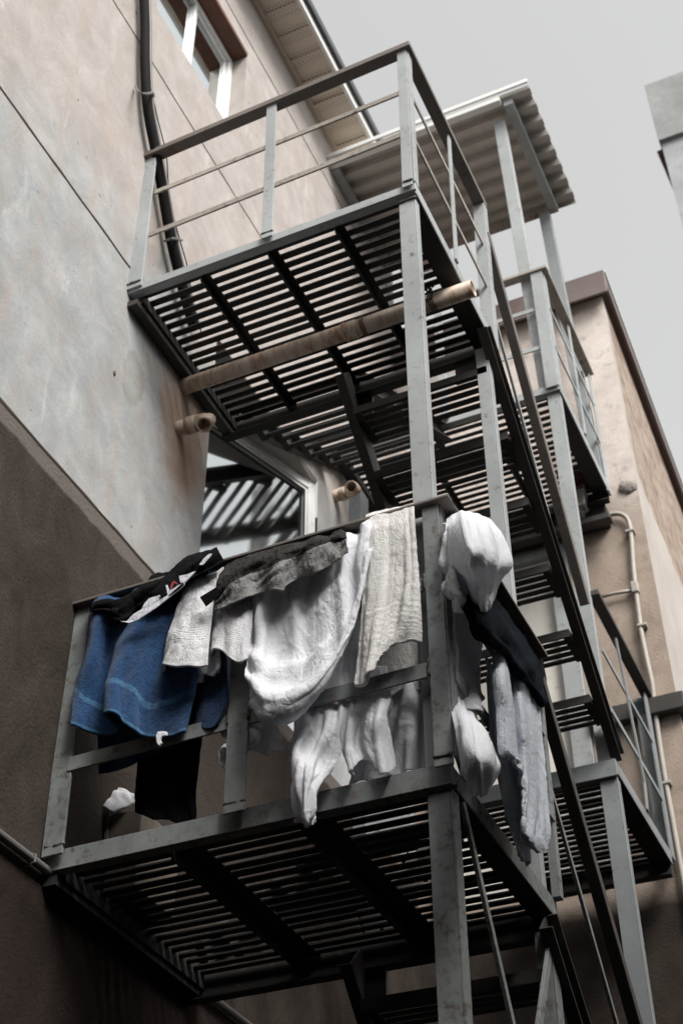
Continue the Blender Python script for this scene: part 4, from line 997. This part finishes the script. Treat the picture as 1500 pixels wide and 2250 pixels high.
prism(tg, pts_, (0, .006, 0)); t_ = fin('care_tag', tg, f_white); t_['label'] = 'tiny crumpled white care tag at the bottom hem of the blue towel'; t_['category'] = 'tag'

# right side of the railing (hung over the side rail)
cloth('bedding', 'x', [
    D_([(984,1130),(1006,1124),(1030,1125),(1055,1132),(1076,1144)], [.03,.06,.07,.06,.02]),
    D_([(980,1160),(1008,1148),(1042,1148),(1074,1158),(1098,1178)], [.06,.14,.18,.17,.06]),
    D_([(981,1195),(1012,1195),(1052,1198),(1090,1205),(1114,1216)], [.06,.17,.23,.21,.08]),
    D_([(988,1235),(1018,1238),(1056,1242),(1094,1244),(1118,1240)], [.06,.17,.22,.22,.10]),
    D_([(1000,1270),(1028,1272),(1060,1276),(1086,1270),(1103,1260)], [.06,.15,.18,.17,.09]),
    D_([(1014,1300),(1037,1304),(1061,1306),(1080,1298),(1094,1284)], [.06,.14,.16,.14,.07]),
    D_([(1030,1328),(1046,1335),(1060,1337),(1073,1327),(1084,1312)], [.06,.12,.14,.12,.06]),
    D_([(1044,1342),(1053,1351),(1061,1355),(1070,1347),(1077,1336)], [.05,.09,.10,.09,.05])],
    140, 140, f_white, thick=.003, folds=(('n', .006, 4, .3), ('u', .014, 8, .3)), wr=(.0015, 12), seed=25, label='bundled white bedding bulging like a ball at the railing corner', cat='bedding', group=LG)
cloth('towel', 'x', [
    D_([(974,1150),(980,1152),(986,1158)], [.05,.07,.05]),
    D_([(976,1210),(988,1215),(1000,1240)], [.05,.08,.06]),
    D_([(978,1262),(996,1268),(1014,1290)], [.05,.09,.06]),
    D_([(984,1300),(1004,1306),(1022,1318)], [.06,.10,.07]),
    D_([(1000,1336),(1014,1346),(1029,1340)], [.06,.09,.07])],
    50, 90, f_white_t, thick=.007, folds=(('n', .02, 6, .2),), wr=(.005, 30), edge=.002, seed=27, label='crumpled white towel squeezed between the corner post and the bundled bedding', cat='towel', group=LG)
cloth('jacket', 'x', [
    D_([(1040,1268),(1083,1308),(1112,1342),(1150,1386),(1180,1430),(1195,1478),(1198,1532)], .01),
    D_([(1028,1298),(1070,1332),(1100,1366),(1136,1408),(1168,1450),(1188,1496),(1196,1542)], [.09,.11,.12,.12,.12,.11,.10]),
    D_([(1018,1330),(1052,1362),(1082,1394),(1114,1424),(1146,1462),(1174,1506),(1192,1547)], [.10,.13,.15,.13,.15,.13,.12]),
    D_([(1026,1347),(1058,1410),(1081,1419),(1117,1442),(1128,1480),(1145,1494),(1172,1516),(1188,1549)], [.09,.11,.12,.12,.12,.13,.12,.11])],
    130, 60, f_navy, thick=.006, folds=(('u', .014, 8, .4), ('v', .010, 5, .1)), wr=(.004, 16), edge=.001, seed=29, label='dark navy garment draped over the side railing on top of the pale towel', cat='jacket', group=LG)
cloth('towel', 'x', [
    D_([(1081,1405),(1098,1420),(1118,1440),(1140,1462),(1160,1482),(1182,1510)], [.08,.10,.10,.10,.10,.10]),
    D_([(1085,1490),(1104,1498),(1122,1506),(1143,1526),(1163,1542),(1185,1560)], [.10,.13,.10,.125,.10,.11]),
    D_([(1090,1570),(1110,1578),(1130,1588),(1150,1600),(1172,1614),(1192,1630)], [.10,.125,.10,.13,.10,.11]),
    D_([(1095,1640),(1117,1650),(1136,1668),(1156,1682),(1178,1694),(1200,1708)], [.10,.13,.10,.125,.10,.12]),
    D_([(1097,1654),(1124,1662),(1142,1702),(1158,1760),(1180,1776),(1205,1784)], [.10,.13,.11,.13,.11,.12]),
    D_([(1098,1656),(1128,1668),(1147,1722),(1152,1822),(1176,1842),(1206,1834)], [.10,.125,.12,.13,.13,.12]),
    D_([(1099,1658),(1130,1674),(1148,1742),(1156,1848),(1186,1873),(1201,1856)], [.10,.13,.12,.125,.13,.12])],
    110, 170, f_ltowel, thick=.009, folds=(('u', .010, 12, .6),), wr=(.003, 18), edge=.002, seed=31, label='long pale blue-white bath towel hanging in folds on the side railing', cat='towel', group=LG)
cloth('towel', 'x', [
    D_([(1066,1440),(1078,1460),(1092,1480)], [.04,.06,.05]),
    D_([(1080,1620),(1104,1640),(1130,1660)], [.04,.06,.05]),
    D_([(1100,1740),(1124,1742),(1150,1744)], [.04,.07,.05]),
    D_([(1120,1820),(1140,1826),(1162,1826)], [.05,.07,.05]),
    D_([(1134,1872),(1149,1888),(1163,1902)], [.06,.07,.06])],
    50, 130, f_ltowel, thick=.008, folds=(('u', .02, 4, .5),), wr=(.004, 16), seed=33, label='grey-shaded towel behind the long pale bath towel, ending lowest of all', cat='towel', group=LG)
cloth('pillowcase', 'x', [
    D_([(986,1490),(1000,1500),(1015,1515),(1030,1530)], -.01),
    D_([(990,1545),(1010,1552),(1032,1570),(1048,1588)], [.02,.04,.04,.02]),
    D_([(994,1600),(1024,1600),(1052,1606),(1070,1615)], [.06,.12,.12,.06]),
    D_([(998,1655),(1034,1645),(1066,1650),(1091,1662)], [.07,.16,.17,.08]),
    D_([(1008,1695),(1044,1692),(1074,1692),(1099,1690)], [.07,.16,.17,.09]),
    D_([(1028,1722),(1050,1728),(1070,1723),(1086,1713)], [.06,.12,.12,.07]),
    D_([(1045,1741),(1052,1747),(1059,1744),(1065,1736)], [.05,.07,.07,.05])],
    110, 130, f_white, thick=.003, folds=(('n', .007, 4, .5), ('u', .014, 7, .3)), wr=(.0015, 12), seed=35, label='white pillowcase puffed into a bag low on the side railing', cat='pillowcase', group=LG)
cloth('sheet', 'x', [
    D_([(981,1290),(1000,1310),(1025,1340),(1050,1375)], [-.01,.0,-.01,.0]),
    D_([(983,1380),(1004,1388),(1030,1420),(1056,1450)], [.0,.03,-.01,.0]),
    D_([(987,1460),(1010,1466),(1036,1496),(1061,1512)], [.0,.03,-.01,.0]),
    D_([(992,1545),(1018,1556),(1038,1572),(1058,1540)], [.0,.03,-.01,.0])],
    60, 100, f_white, thick=.003, folds=(('u', .04, 5, .3),), wr=(.007, 14), seed=37, label='white sheet in folds behind the side railing above the puffed pillowcase', cat='sheet', group=LG)

# things standing on the lower landing against the wall
cloth('folded_cloth', 'y', [
    D_([(187,1744),(198,1723),(215,1722)], [-.30,-.34,-.36]),
    D_([(205,1760),(235,1738),(255,1733)], [-.29,-.33,-.36]),
    D_([(228,1775),(262,1752),(285,1742)], [-.28,-.32,-.36]),
    D_([(250,1788),(292,1764),(305,1748)], [-.27,-.30,-.34])],
    30, 40, f_white_t, thick=.008, folds=(('n', .006, 4, 0),), wr=(.002, 14), seed=39, label='pale cloth lying over the cardboard box on the landing by the wall', cat='cloth')
m_card = N('cardboard'); m_card.set(col=m_card.mix(m_card.noise(12, 5, .6), (.10, .085, .07), (.20, .17, .14)), rough=.9)
p0 = at('y', .30, 245, 1790); p1 = at('y', .30, 302, 1775)
b = B(); box(b, p0.x, p1.x + .02, .30, .56, Z0 + .03, p0.z); o = fin('cardboard_box', b, m_card.m, bevel=.004, label='worn cardboard box standing on the lower landing behind the railing', cat='box')
b = B(); box(b, p0.x - .012, p0.x - .001, .29, .45, p0.z - .10, p0.z + .004); fin('flap', b, m_card.m, o)
